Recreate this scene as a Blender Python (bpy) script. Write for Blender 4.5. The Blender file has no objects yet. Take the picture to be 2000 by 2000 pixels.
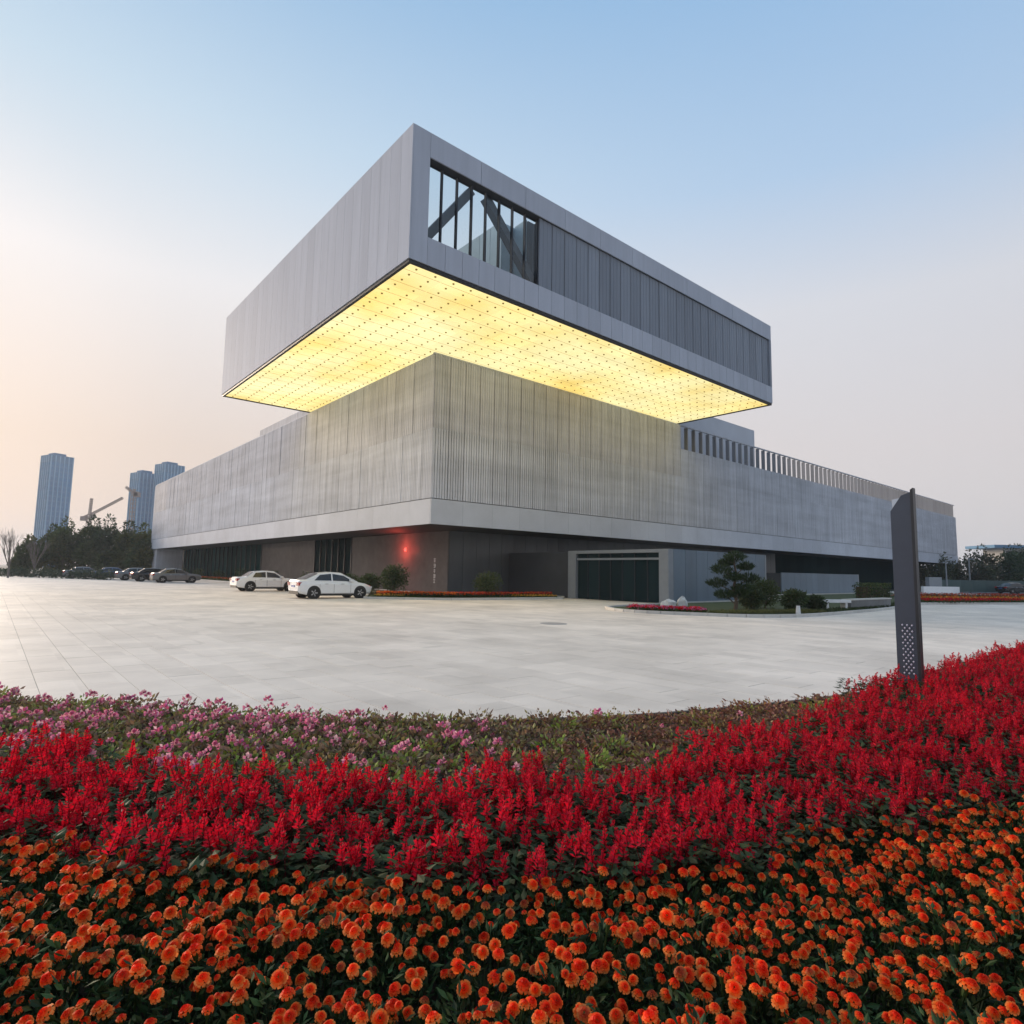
import bpy, math, random
import numpy as np
from mathutils import Vector, Matrix, Euler
R = math.radians
scene = bpy.context.scene
col = scene.collection
rng = random.Random(7)

# ------------------------------------------------------------------ camera
cam_d = bpy.data.cameras.new('camera'); cam = bpy.data.objects.new('camera', cam_d); col.objects.link(cam)
cam_d.sensor_width = 36; cam_d.lens = 21.33; cam_d.clip_start = 0.05; cam_d.clip_end = 6000
cam.matrix_world = Matrix.Translation((0, 0, 1.6)) @ Matrix.Rotation(R(90 + 5.74), 4, 'X') @ Matrix.Rotation(R(0.99), 4, 'Z')
scene.camera = cam

# ------------------------------------------------------------------ sky, sun, exposure
SUN_AZ = -52.0       # degrees from +Y, negative = left of the view
SUN_EL = 11.0
GLOW_AZ = -70.0      # centre of the warm sunset side of the sky
sdir = Vector((math.sin(R(SUN_AZ)) * math.cos(R(SUN_EL)), math.cos(R(SUN_AZ)) * math.cos(R(SUN_EL)), math.sin(R(SUN_EL))))
world = bpy.data.worlds.new('World'); scene.world = world; world.use_nodes = True
nt = world.node_tree; nt.nodes.clear()
def N(t, **k):
    n = nt.nodes.new(t)
    for a, b in k.items(): setattr(n, a, b)
    return n
def ramp(node, pts):
    cr = node.color_ramp
    while len(cr.elements) > 1: cr.elements.remove(cr.elements[-1])
    cr.elements[0].position = pts[0][0]; cr.elements[0].color = (*pts[0][1], 1)
    for p, c in pts[1:]:
        e = cr.elements.new(p); e.color = (*c, 1)
out = N('ShaderNodeOutputWorld'); bg = N('ShaderNodeBackground')
sky = N('ShaderNodeTexSky', sky_type='NISHITA'); sky.sun_disc = False
sky.sun_elevation = R(SUN_EL); sky.sun_rotation = R(SUN_AZ); sky.air_density = 1.2; sky.dust_density = 3.0; sky.ozone_density = 1.5
geo = N('ShaderNodeTexCoord'); sep = N('ShaderNodeSeparateXYZ'); nt.links.new(geo.outputs['Generated'], sep.inputs[0])
asn = N('ShaderNodeMath', operation='ARCSINE'); nt.links.new(sep.outputs['Z'], asn.inputs[0])
el = N('ShaderNodeMapRange'); el.inputs['From Min'].default_value = 0; el.inputs['From Max'].default_value = R(90)
nt.links.new(asn.outputs[0], el.inputs['Value'])
cool = N('ShaderNodeValToRGB'); ramp(cool, [(0, (.70, .66, .655)), (.12, (.73, .69, .70)), (.25, (.70, .72, .78)), (.36, (.44, .61, .83)), (.51, (.29, .50, .78)), (1, (.46, .55, .70))])
warm = N('ShaderNodeValToRGB'); ramp(warm, [(0, (.78, .62, .54)), (.11, (.80, .67, .59)), (.26, (.90, .88, .89)), (.39, (.62, .76, .88)), (.52, (.36, .56, .79)), (1, (.46, .55, .70))])
for r_ in (cool, warm): nt.links.new(el.outputs[0], r_.inputs[0])
dot = N('ShaderNodeVectorMath', operation='DOT_PRODUCT'); nt.links.new(geo.outputs['Generated'], dot.inputs[0])
dot.inputs[1].default_value = (math.sin(R(GLOW_AZ)), math.cos(R(GLOW_AZ)), 0)
az = N('ShaderNodeMapRange', interpolation_type='SMOOTHSTEP'); az.inputs['From Min'].default_value = -.32; az.inputs['From Max'].default_value = .95
nt.links.new(dot.outputs['Value'], az.inputs['Value'])
mix = N('ShaderNodeMix', data_type='RGBA'); nt.links.new(az.outputs[0], mix.inputs['Factor'])
nt.links.new(cool.outputs[0], mix.inputs['A']); nt.links.new(warm.outputs[0], mix.inputs['B'])
anti = N('ShaderNodeMapRange', interpolation_type='SMOOTHSTEP'); anti.inputs['From Min'].default_value = -1; anti.inputs['From Max'].default_value = -.1
anti.inputs['To Min'].default_value = 7.4; anti.inputs['To Max'].default_value = 8.35
nt.links.new(dot.outputs['Value'], anti.inputs['Value'])
scl = N('ShaderNodeMix', data_type='RGBA', blend_type='MULTIPLY'); scl.inputs['Factor'].default_value = 1; scl.inputs['B'].default_value = (10, 10, 10, 1)
gd = N('ShaderNodeVectorMath', operation='DOT_PRODUCT'); nt.links.new(geo.outputs['Generated'], gd.inputs[0]); gd.inputs[1].default_value = sdir
gl_ = N('ShaderNodeMapRange', interpolation_type='SMOOTHERSTEP'); gl_.inputs['From Min'].default_value = .90; gl_.inputs['From Max'].default_value = 1.0
nt.links.new(gd.outputs['Value'], gl_.inputs['Value'])
gm = N('ShaderNodeMix', data_type='RGBA', blend_type='ADD', clamp_result=False); gm.inputs['B'].default_value = (.10, .07, .05, 1)
nt.links.new(gl_.outputs[0], gm.inputs['Factor']); nt.links.new(mix.outputs['Result'], gm.inputs['A']); nt.links.new(gm.outputs['Result'], scl.inputs['A']); nt.links.new(anti.outputs[0], scl.inputs['B'])
mix2 = N('ShaderNodeMix', data_type='RGBA'); mix2.inputs['Factor'].default_value = .97
nt.links.new(sky.outputs[0], mix2.inputs['A']); nt.links.new(scl.outputs['Result'], mix2.inputs['B'])
nt.links.new(mix2.outputs['Result'], bg.inputs['Color']); bg.inputs['Strength'].default_value = .1
nt.links.new(bg.outputs[0], out.inputs[0])
sun_d = bpy.data.lights.new('sun', 'SUN'); sun = bpy.data.objects.new('sun', sun_d); col.objects.link(sun)
sun_d.energy = 3.8; sun_d.angle = R(22.0); sun_d.color = (1, .80, .62)
sun.rotation_euler = sdir.to_track_quat('Z', 'Y').to_euler()
vs = scene.view_settings; vs.view_transform = 'Standard'; vs.look = 'None'; vs.gamma = 1; vs.exposure = 0.25
scene.cycles.volume_bounces = 1; scene.cycles.max_bounces = 8; scene.cycles.use_denoising = True

# ------------------------------------------------------------------ materials
M = {}
def mat(name, c, rough=.6, metal=0., spec=.4, nscale=0, namt=0., stretch=(1, 1, 1), orand=0., bump=0., bscale=40, attr=False, trans=0., coord='Position', coat=0., streak=0.):
    m = bpy.data.materials.new(name); m.use_nodes = True; t = m.node_tree; nd = t.nodes; lk = t.links
    p = nd['Principled BSDF']; p.inputs['Roughness'].default_value = rough; p.inputs['Metallic'].default_value = metal
    p.inputs['Specular IOR Level'].default_value = spec; p.inputs['Coat Weight'].default_value = coat; p.inputs['Coat Roughness'].default_value = .05
    base = None
    if attr:
        a = nd.new('ShaderNodeAttribute'); a.attribute_name = 'col'; base = a.outputs['Color']
    else:
        rgb = nd.new('ShaderNodeRGB'); rgb.outputs[0].default_value = (*c, 1); base = rgb.outputs[0]
    if coord == 'Position':
        g = nd.new('ShaderNodeNewGeometry'); pos = g.outputs['Position']
    else:
        g = nd.new('ShaderNodeTexCoord'); pos = g.outputs['Object']
    val = None
    def add(a, b):
        q = nd.new('ShaderNodeMath'); q.operation = 'ADD'; lk.new(a, q.inputs[0])
        if isinstance(b, float): q.inputs[1].default_value = b
        else: lk.new(b, q.inputs[1])
        return q.outputs[0]
    if nscale:
        mp = nd.new('ShaderNodeMapping'); mp.inputs['Scale'].default_value = stretch; lk.new(pos, mp.inputs[0])
        no = nd.new('ShaderNodeTexNoise'); no.inputs['Scale'].default_value = nscale; no.inputs['Detail'].default_value = 6; no.inputs['Roughness'].default_value = .6
        lk.new(mp.outputs[0], no.inputs[0])
        mr = nd.new('ShaderNodeMapRange'); mr.inputs[1].default_value = .25; mr.inputs[2].default_value = .75; mr.inputs[3].default_value = 1 - namt; mr.inputs[4].default_value = 1 + namt
        lk.new(no.outputs[0], mr.inputs[0]); val = mr.outputs[0]
    if streak:
        mp = nd.new('ShaderNodeMapping'); mp.inputs['Scale'].default_value = (1, 1, .05); lk.new(pos, mp.inputs[0])
        no = nd.new('ShaderNodeTexNoise'); no.inputs['Scale'].default_value = 3.2; no.inputs['Detail'].default_value = 5; no.inputs['Roughness'].default_value = .7; lk.new(mp.outputs[0], no.inputs[0])
        mr = nd.new('ShaderNodeMapRange'); mr.inputs[1].default_value = .3; mr.inputs[2].default_value = .7; mr.inputs[3].default_value = -streak; mr.inputs[4].default_value = streak
        lk.new(no.outputs[0], mr.inputs[0]); val = add(mr.outputs[0], val if val is not None else 1.0)
    if orand:
        oi = nd.new('ShaderNodeObjectInfo'); mr = nd.new('ShaderNodeMapRange'); mr.inputs[3].default_value = -orand; mr.inputs[4].default_value = orand
        lk.new(oi.outputs['Random'], mr.inputs[0])
        val = add(mr.outputs[0], val if val is not None else 1.0)
    if val is not None:
        hs = nd.new('ShaderNodeHueSaturation'); lk.new(base, hs.inputs['Color']); lk.new(val, hs.inputs['Value']); base = hs.outputs[0]
    lk.new(base, p.inputs['Base Color'])
    if bump:
        no = nd.new('ShaderNodeTexNoise'); no.inputs['Scale'].default_value = bscale; no.inputs['Detail'].default_value = 4
        lk.new(pos, no.inputs[0]); b = nd.new('ShaderNodeBump'); b.inputs['Strength'].default_value = bump; b.inputs['Distance'].default_value = .02
        lk.new(no.outputs[0], b.inputs['Height']); lk.new(b.outputs[0], p.inputs['Normal'])
    if trans:
        tr = nd.new('ShaderNodeBsdfTranslucent'); lk.new(base, tr.inputs[0]); mx = nd.new('ShaderNodeMixShader'); mx.inputs[0].default_value = trans
        lk.new(p.outputs[0], mx.inputs[1]); lk.new(tr.outputs[0], mx.inputs[2]); lk.new(mx.outputs[0], nd['Material Output'].inputs['Surface'])
    M[name] = m; return m
mat('alu', (.42, .455, .53), .72, .05, spec=.15, nscale=.35, namt=.07, stretch=(1, 1, .25), orand=.05, streak=.06)
mat('alu_dark', (.225, .255, .305), .6, .1, spec=.2, nscale=.8, namt=.10, stretch=(1, 1, .2), orand=.12)
mat('core_dark', (.05, .055, .065), .7, nscale=.7, namt=.15)
mat('trim_black', (.015, .015, .017), .5)
mat('mullion', (.03, .035, .045), .45, .4)
mat('truss', (.06, .065, .075), .5, .2, nscale=2, namt=.15)
mat('teal_panel', (.36, .47, .53), .35, .2, orand=.06, nscale=1, namt=.1)
mat('mesh_metal', (.52, .54, .59), .75, .05, spec=.12, nscale=.10, namt=.17, stretch=(1, 1, 9), orand=.05, streak=.20)
mat('mesh_pale', (.50, .51, .55), .75, .05, spec=.12, nscale=.10, namt=.16, stretch=(1, 1, 9), orand=.05, streak=.18)
mat('post_metal', (.31, .315, .335), .5, .3, orand=.1)
mat('liner', (.20, .205, .22), .8, nscale=.2, namt=.2, stretch=(1, 1, 4))
mat('fascia', (.51, .54, .60), .75, .05, spec=.12, nscale=.5, namt=.08, orand=.04)
mat('ceiling_dark', (.10, .10, .10), .7, nscale=1, namt=.15)
mat('stone_polished', (.17, .155, .15), .13, .0, spec=.006, nscale=1.2, namt=.16, orand=.05)
mat('slate_panel', (.11, .12, .13), .35, .1, nscale=1, namt=.15, stretch=(1, 1, .2), orand=.14)
mat('blue_panel', (.12, .17, .22), .35, .25, nscale=.9, namt=.12, stretch=(1, 1, .2), orand=.09)
mat('frame_pale', (.24, .265, .29), .5, .2, nscale=2, namt=.08)
mat('dark_glass', (.012, .026, .030), .35, 0, spec=.0, orand=.2)
mat('teal_glass', (.012, .045, .048), .4, 0, spec=.0, orand=.25)
mat('white_mark', (.7, .7, .72), .5)
mat('sign_grey', (.052, .066, .095), .42, .25, nscale=6, namt=.08, bump=.05, bscale=120)
mat('sign_dark', (.03, .034, .042), .4, .25, nscale=5, namt=.1)
mat('sign_pale', (.45, .52, .62), .3, .1)
mat('sign_dots', (.36, .36, .47), .4, .3)
mat('soil', (.05, .035, .024), .95, nscale=9, namt=.4, bump=.6, bscale=30)
mat('kerb', (.52, .51, .48), .75, nscale=3, namt=.12, bump=.1, orand=.06)
mat('kerb_dark', (.06, .055, .05), .7, nscale=5, namt=.2)
mat('asphalt', (.11, .11, .11), .85, nscale=.4, namt=.2, bump=.2)
mat('grass_ground', (.055, .075, .028), .95, nscale=2, namt=.35)
mat('car_white', (.78, .79, .80), .28, 0, spec=.5, coat=.6, nscale=2, namt=.04)
mat('car_silver', (.17, .175, .18), .3, .6, coat=.5)
mat('car_black', (.018, .019, .022), .25, .1, coat=.6)
mat('car_blue', (.06, .09, .16), .28, .3, coat=.6)
mat('car_glass', (.012, .015, .018), .05, 0, spec=.7)
mat('rubber', (.018, .018, .018), .8)
mat('rim', (.45, .46, .47), .35, .7)
mat('plastic_black', (.02, .02, .02), .6)
mat('tail_red', (.35, .012, .012), .2, coat=.5)
mat('head_lamp', (.65, .67, .7), .1, .2, coat=.5)
mat('plate_blue', (.04, .10, .35), .4)
mat('bark', (.10, .075, .055), .9, nscale=4, namt=.3, stretch=(1, 1, .3), bump=.4)
mat('bark_grey', (.16, .14, .13), .9, nscale=4, namt=.3)
mat('leaf', (.05, .08, .03), .65, spec=.25, attr=True, trans=.2, orand=.12)
mat('petal', (.8, .2, .02), .55, spec=.2, attr=True, trans=.42, orand=.14)
mat('tower_glass', (.05, .22, .43), .18, .2, spec=.6, nscale=.05, namt=.2)
mat('tower_rib', (.22, .42, .58), .5, .1)
mat('tower_cap', (.06, .19, .34), .6)
mat('concrete', (.38, .38, .37), .8, nscale=.6, namt=.12)
mat('crane_steel', (.34, .27, .24), .6, .1)
mat('hoarding', (.06, .10, .10), .55, nscale=1, namt=.1, orand=.1)
mat('rock', (.62, .62, .6), .8, nscale=4, namt=.25, bump=.6, bscale=8)
mat('white_paint', (.74, .75, .76), .5, nscale=3, namt=.05)
mat('cast_iron', (.36, .34, .32), .7, nscale=9, namt=.2)
mat('grey_stone', (.17, .175, .18), .7, nscale=2, namt=.2, bump=.2)

def soffit_mat():
    m = bpy.data.materials.new('luminous_ceiling'); m.use_nodes = True; t = m.node_tree; nd = t.nodes; lk = t.links
    p = nd['Principled BSDF']; p.inputs['Base Color'].default_value = (.35, .29, .14, 1); p.inputs['Roughness'].default_value = .4
    g = nd.new('ShaderNodeNewGeometry'); no = nd.new('ShaderNodeTexNoise'); no.inputs['Scale'].default_value = .16; no.inputs['Detail'].default_value = 3
    lk.new(g.outputs['Position'], no.inputs[0])
    cr = nd.new('ShaderNodeValToRGB'); ramp(cr, [(.32, (.95, .69, .19)), (.46, (1.0, .83, .35)), (.6, (1.0, .89, .46))]); lk.new(no.outputs[0], cr.inputs[0])
    oi = nd.new('ShaderNodeObjectInfo'); mr = nd.new('ShaderNodeMapRange'); mr.inputs[3].default_value = .78; mr.inputs[4].default_value = .90; lk.new(oi.outputs['Random'], mr.inputs[0])
    lk.new(cr.outputs[0], p.inputs['Emission Color']); lk.new(mr.outputs[0], p.inputs['Emission Strength'])
    M['luminous'] = m
soffit_mat()

def glass_mat():
    m = bpy.data.materials.new('clear_glass'); m.use_nodes = True; t = m.node_tree; nd = t.nodes; lk = t.links
    for n in list(nd):
        if n.type != 'OUTPUT_MATERIAL': nd.remove(n)
    tr = nd.new('ShaderNodeBsdfTransparent'); tr.inputs[0].default_value = (.80, .86, .88, 1)
    gl = nd.new('ShaderNodeBsdfGlossy'); gl.inputs['Roughness'].default_value = .02
    fr = nd.new('ShaderNodeLayerWeight'); fr.inputs[0].default_value = .12
    mx = nd.new('ShaderNodeMixShader'); lk.new(fr.outputs['Facing'], mx.inputs[0]); lk.new(tr.outputs[0], mx.inputs[1]); lk.new(gl.outputs[0], mx.inputs[2])
    lk.new(mx.outputs[0], nd['Material Output'].inputs['Surface']); M['clear_glass'] = m
glass_mat()

TH = R(40.48); PW, PL = 0.5, 1.0      # paver width (local x) and length (local y)
def paving_mat():
    m = bpy.data.materials.new('pale_granite'); m.use_nodes = True; t = m.node_tree; nd = t.nodes; lk = t.links
    p = nd['Principled BSDF']; p.inputs['Roughness'].default_value = .62; p.inputs['Specular IOR Level'].default_value = .15
    g = nd.new('ShaderNodeNewGeometry')
    rot = nd.new('ShaderNodeVectorRotate'); rot.rotation_type = 'Z_AXIS'; rot.inputs['Angle'].default_value = -TH; lk.new(g.outputs['Position'], rot.inputs['Vector'])
    dv = nd.new('ShaderNodeVectorMath'); dv.operation = 'DIVIDE'; dv.inputs[1].default_value = (PW, PL, 1e6); lk.new(rot.outputs[0], dv.inputs[0])
    fl = nd.new('ShaderNodeVectorMath'); fl.operation = 'FLOOR'; lk.new(dv.outputs[0], fl.inputs[0])
    wn = nd.new('ShaderNodeTexWhiteNoise'); wn.noise_dimensions = '3D'; lk.new(fl.outputs[0], wn.inputs['Vector'])
    mr = nd.new('ShaderNodeMapRange'); mr.inputs[3].default_value = -.08; mr.inputs[4].default_value = .05; lk.new(wn.outputs['Value'], mr.inputs[0])
    n1 = nd.new('ShaderNodeTexNoise'); n1.inputs['Scale'].default_value = .30; n1.inputs['Detail'].default_value = 7; n1.inputs['Roughness'].default_value = .65; lk.new(g.outputs['Position'], n1.inputs[0])
    m1 = nd.new('ShaderNodeMapRange'); m1.inputs[1].default_value = .3; m1.inputs[2].default_value = .68; m1.inputs[3].default_value = .74; m1.inputs[4].default_value = 1.08; lk.new(n1.outputs[0], m1.inputs[0])
    n2 = nd.new('ShaderNodeTexNoise'); n2.inputs['Scale'].default_value = 60; n2.inputs['Detail'].default_value = 3; lk.new(g.outputs['Position'], n2.inputs[0])
    m2 = nd.new('ShaderNodeMapRange'); m2.inputs[3].default_value = -.07; m2.inputs[4].default_value = .07; lk.new(n2.outputs[0], m2.inputs[0])
    a = nd.new('ShaderNodeMath'); a.operation = 'ADD'; lk.new(mr.outputs[0], a.inputs[0]); lk.new(m1.outputs[0], a.inputs[1])
    b = nd.new('ShaderNodeMath'); b.operation = 'ADD'; lk.new(a.outputs[0], b.inputs[0]); lk.new(m2.outputs[0], b.inputs[1])
    hs = nd.new('ShaderNodeHueSaturation'); hs.inputs['Color'].default_value = (.82, .735, .64, 1); lk.new(b.outputs[0], hs.inputs['Value']); lk.new(hs.outputs[0], p.inputs['Base Color'])
    M['paving'] = m
paving_mat()
mat('grout', (.27, .255, .235), .9, nscale=3, namt=.2)

# ------------------------------------------------------------------ mesh helpers
class MB:
    def __init__(s): s.v = []; s.f = []; s.c = []
    def add(s, vs, fs, c=None):
        o = len(s.v); s.v += [tuple(v) for v in vs]; s.f += [tuple(i + o for i in f) for f in fs]
        s.c += [(c or (1, 1, 1))] * len(vs); return s
    def box(s, x0, x1, y0, y1, z0, z1, c=None):
        return s.add([(x0, y0, z0), (x1, y0, z0), (x1, y1, z0), (x0, y1, z0), (x0, y0, z1), (x1, y0, z1), (x1, y1, z1), (x0, y1, z1)],
                     [(0, 3, 2, 1), (4, 5, 6, 7), (0, 1, 5, 4), (1, 2, 6, 5), (2, 3, 7, 6), (3, 0, 4, 7)], c)
    def cyl(s, p0, p1, r0, r1=None, n=8, c=None, caps=True):
        r1 = r0 if r1 is None else r1
        p0, p1 = Vector(p0), Vector(p1); d = (p1 - p0).normalized()
        a = d.orthogonal().normalized(); b = d.cross(a)
        vs = []
        for p, r in ((p0, r0), (p1, r1)):
            for i in range(n):
                t = 2 * math.pi * i / n; vs.append(p + (a * math.cos(t) + b * math.sin(t)) * r)
        fs = [(i, (i + 1) % n, n + (i + 1) % n, n + i) for i in range(n)]
        if caps: fs += [tuple(range(n - 1, -1, -1)), tuple(range(n, 2 * n))]
        return s.add(vs, fs, c)
    def beam(s, p0, p1, w, h):
        p0, p1 = Vector(p0), Vector(p1); d = (p1 - p0).normalized(); up = Vector((0, 0, 1)) if abs(d.z) < .95 else Vector((0, 1, 0))
        a = d.cross(up).normalized() * w / 2; b = a.cross(d).normalized() * h / 2
        vs = [p + i * a + j * b for p in (p0, p1) for i, j in ((-1, -1), (1, -1), (1, 1), (-1, 1))]
        return s.add(vs, [(0, 1, 2, 3), (7, 6, 5, 4), (0, 4, 5, 1), (1, 5, 6, 2), (2, 6, 7, 3), (3, 7, 4, 0)])
    def prism(s, poly, z0, z1):
        n = len(poly); vs = [(x, y, z0) for x, y in poly] + [(x, y, z1) for x, y in poly]
        return s.add(vs, [tuple(range(n - 1, -1, -1)), tuple(range(n, 2 * n))] + [(i, (i + 1) % n, n + (i + 1) % n, n + i) for i in range(n)])
    def leaf(s, p, d, nrm, L, w, c, fold=.15):
        d = d.normalized(); sd = d.cross(nrm)
        if sd.length < 1e-4: sd = d.orthogonal()
        sd.normalize(); up = sd.cross(d)
        m = p + d * (L * .5) + up * (-fold * w)
        return s.add([p, m + sd * w / 2, p + d * L, m - sd * w / 2], [(0, 2, 1), (0, 3, 2)], c)
    def mesh(s, name, smooth=False):
        me = bpy.data.meshes.new(name); me.from_pydata(s.v, [], s.f)
        if any(x != (1, 1, 1) for x in s.c):
            at = me.attributes.new('col', 'FLOAT_COLOR', 'POINT')
            arr = np.ones((len(s.c), 4), np.float32); arr[:, :3] = s.c; at.data.foreach_set('color', arr.ravel())
        if smooth: me.polygons.foreach_set('use_smooth', [True] * len(me.polygons))
        me.update(); return me
    def build(s, name, m, parent=None, loc=(0, 0, 0), rz=0, smooth=False):
        me = s.mesh(name, smooth); me.materials.append(M[m] if isinstance(m, str) else m)
        return obj(name, me, parent, loc, rz)
def obj(name, me, parent=None, loc=(0, 0, 0), rz=0, m=None):
    o = bpy.data.objects.new(name, me); col.objects.link(o); o.parent = parent; o.location = loc
    if rz: o.rotation_euler[2] = rz
    if m and not me.materials: me.materials.append(M[m])
    return o
def tag(o, label=None, cat=None, group=None, kind=None):
    for k, v in (('label', label), ('category', cat), ('group', group), ('kind', kind)):
        if v: o[k] = v
    return o
def empty(name, loc=(0, 0, 0), rz=0, **k):
    o = bpy.data.objects.new(name, None); col.objects.link(o); o.location = loc; o.rotation_euler[2] = rz; o.empty_display_size = .3
    return tag(o, **k)
def copy_tree(o, parent=None):
    c = o.copy(); col.objects.link(c); c.parent = parent
    for ch in list(o.children): copy_tree(ch, c)
    return c
L0 = Vector((-4.94, 36.74, 0)); DR = Vector((math.cos(TH), math.sin(TH), 0)); DL = Vector((-math.sin(TH), math.cos(TH), 0))
def W(x, y, z=0.): return L0 + DR * x + DL * y + Vector((0, 0, z))
def toL(x, y): q = Vector((x, y, 0)) - L0; return q.dot(DR), q.dot(DL)

# ------------------------------------------------------------------ ground and plaza
g = MB(); g.add([(-1900, -300, -.06), (1900, -300, -.06), (1900, 2400, -.06), (-1900, 2400, -.06)], [(0, 1, 2, 3)])
tag(g.build('ground', 'asphalt'), kind='structure')
plz = MB(); plz.add([W(-75, -90, -.02), W(75, -90, -.02), W(75, 78, -.02), W(-75, 78, -.02)], [(0, 1, 2, 3)])
plaza = tag(plz.build('plaza', 'paving'), kind='structure')
gr = MB()
EDGE = [(-16, 11.6), (-9, 7.95), (-5.5, 6.72), (-3.0, 6.28), (-.84, 6.14), (1.36, 6.6), (4.2, 7.9), (6.6, 9.6), (9.2, 11.7), (12.2, 14.3), (17, 18.6), (24, 24.5)]
RED0 = [(-8, 4.6), (-4, 3.6), (-2.47, 3.1), (-1.85, 2.96), (-.82, 2.79), (.11, 2.78), (.7, 2.84), (1.27, 3.08), (1.84, 3.41), (2.6, 3.67), (3.25, 3.96), (6, 5.6), (9.2, 8.6), (10.6, 12.3), (11, 40)]
BEG0 = [(-8, 5.8), (-3.62, 4.48), (-2.63, 4.29), (-1.54, 4.02), (-.52, 3.97), (.68, 4.19), (1.4, 4.86), (3.32, 6.19), (4.2, 7.6), (4.5, 9.0), (5, 40)]
def interp(P, x):
    return float(np.interp(x, [p[0] for p in P], [p[1] for p in P]))
def smooth_edge(P, n=8):
    xs = np.linspace(P[0][0], P[-1][0], 160); ys = np.interp(xs, [p[0] for p in P], [p[1] for p in P])
    k = np.ones(n) / n; ys2 = np.convolve(np.pad(ys, n, mode='edge'), k, 'same')[n:-n]
    return list(zip(xs.tolist(), ys2.tolist()))
SE = smooth_edge(EDGE)
def edge_y(x): return interp(SE, x)
# pavers: the nearest ones are pieces of their own, the rest one joined sheet of pieces
PAV = []
for i in range(-70, 130):
    for j in range(-62, 60):
        x0, y0 = i * PW - 40, j * PL + (PL / 2 if i % 2 else 0)
        cx = x0 + PW / 2; cy = y0 + PL / 2
        w = W(cx, cy)
        # positions are snapped to the same world grid the material uses
        if w.y < edge_y(w.x) - 1.0 or w.y < 5: continue
        if abs(w.x) > .9 * w.y + 3 or w.y > 36: continue
        if cx > 5 and cy > 5: continue
        PAV.append((w.length, cx, cy))
PAV.sort()
pv = MB(); e_ = .0032
pv.add([(-PW/2+e_, -PL/2+e_, -.03), (PW/2-e_, -PL/2+e_, -.03), (PW/2-e_, PL/2-e_, -.03), (-PW/2+e_, PL/2-e_, -.03),
        (-PW/2+e_, -PL/2+e_, -.003), (PW/2-e_, -PL/2+e_, -.003), (PW/2-e_, PL/2-e_, -.003), (-PW/2+e_, PL/2-e_, -.003),
        (-PW/2+e_+.0006, -PL/2+e_+.0006, 0), (PW/2-e_-.0006, -PL/2+e_+.0006, 0), (PW/2-e_-.0006, PL/2-e_-.0006, 0), (-PW/2+e_+.0006, PL/2-e_-.0006, 0)],
       [(0, 1, 5, 4), (1, 2, 6, 5), (2, 3, 7, 6), (3, 0, 4, 7), (4, 5, 9, 8), (5, 6, 10, 9), (6, 7, 11, 10), (7, 4, 8, 11), (8, 9, 10, 11)])
pme = pv.mesh('paver'); pme.materials.append(M['paving'])
for d, cx, cy in PAV[:300]:
    obj('paver', pme, plaza, W(cx, cy, rng.uniform(-.0015, .0015)), TH)
gq = MB()
for d, cx, cy in PAV:
    gq.add([W(cx - PW / 2, cy - PL / 2, -.005), W(cx + PW / 2, cy - PL / 2, -.005), W(cx + PW / 2, cy + PL / 2, -.005), W(cx - PW / 2, cy + PL / 2, -.005)], [(0, 1, 2, 3)])
tag(gq.build('joint_grout', 'grout', plaza), kind='stuff')
rest = MB(); bv = np.array(pv.v); bf = pv.f
for d, cx, cy in PAV[300:]:
    o = W(cx, cy, rng.uniform(-.001, .001)); r_ = Matrix.Rotation(TH, 3, 'Z')
    q = bv[4:] @ np.array(r_).T + np.array(o)
    rest.add(q.tolist(), [(0, 1, 5, 4), (1, 2, 6, 5), (2, 3, 7, 6), (3, 0, 4, 7), (4, 5, 6, 7)])
tag(rest.build('paver_field', 'paving', plaza), kind='stuff')

# ------------------------------------------------------------------ the museum
mus = empty('museum_building', L0, TH, label='grey metal museum with an overhanging upper box above a glowing yellow underside', cat='building')
def panel_mesh(name, w, h, t, m, gap=.008, ribs=0, ridge=.03, slats=0):
    b = MB(); g2 = gap / 2
    if slats:
        p = (w - gap) / slats
        for k in range(slats): b.box(g2 + k * p, g2 + k * p + p * .76, 0, t, 0, h)
        for z in (0, h - .06): b.box(g2, w - g2, t + .003, t + .04, z, z + .06)
    elif ribs:
        n = ribs; pts = []
        p = (w - gap) / n
        for k in range(n):
            x = g2 + k * p; pts += [(x, 0), (x + p * .55, 0), (x + p * .62, ridge), (x + p * .93, ridge)]
        pts.append((w - g2, 0))
        vs = [(x, y, 0) for x, y in pts] + [(x, y, h) for x, y in pts]; n2 = len(pts)
        b.add(vs, [(i, i + 1, n2 + i + 1, n2 + i) for i in range(n2 - 1)])
        b.box(g2, w - g2, ridge + .004, t, 0, h)
    else: b.box(g2, w - g2, 0, t, 0, h)
    me = b.mesh(name); me.materials.append(M[m]); return me
def front(me, name, parent, x0, y, z): return obj(name, me, parent, (x0, y, z))          # faces -y, runs +x
def side(me, name, parent, x, y0, z, w): return obj(name, me, parent, (x, y0 + w, z), -math.pi / 2)   # faces -x, runs +y

UX0, UX1, UY0, UY1, UZ0, UZ1 = -7.05, 26.5, -8.5, 20.4, 15.35, 21.9
OX0, OZ0, OZ1, GX1 = -6.1, 16.8, 20.7, 0.95          # window opening
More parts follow.
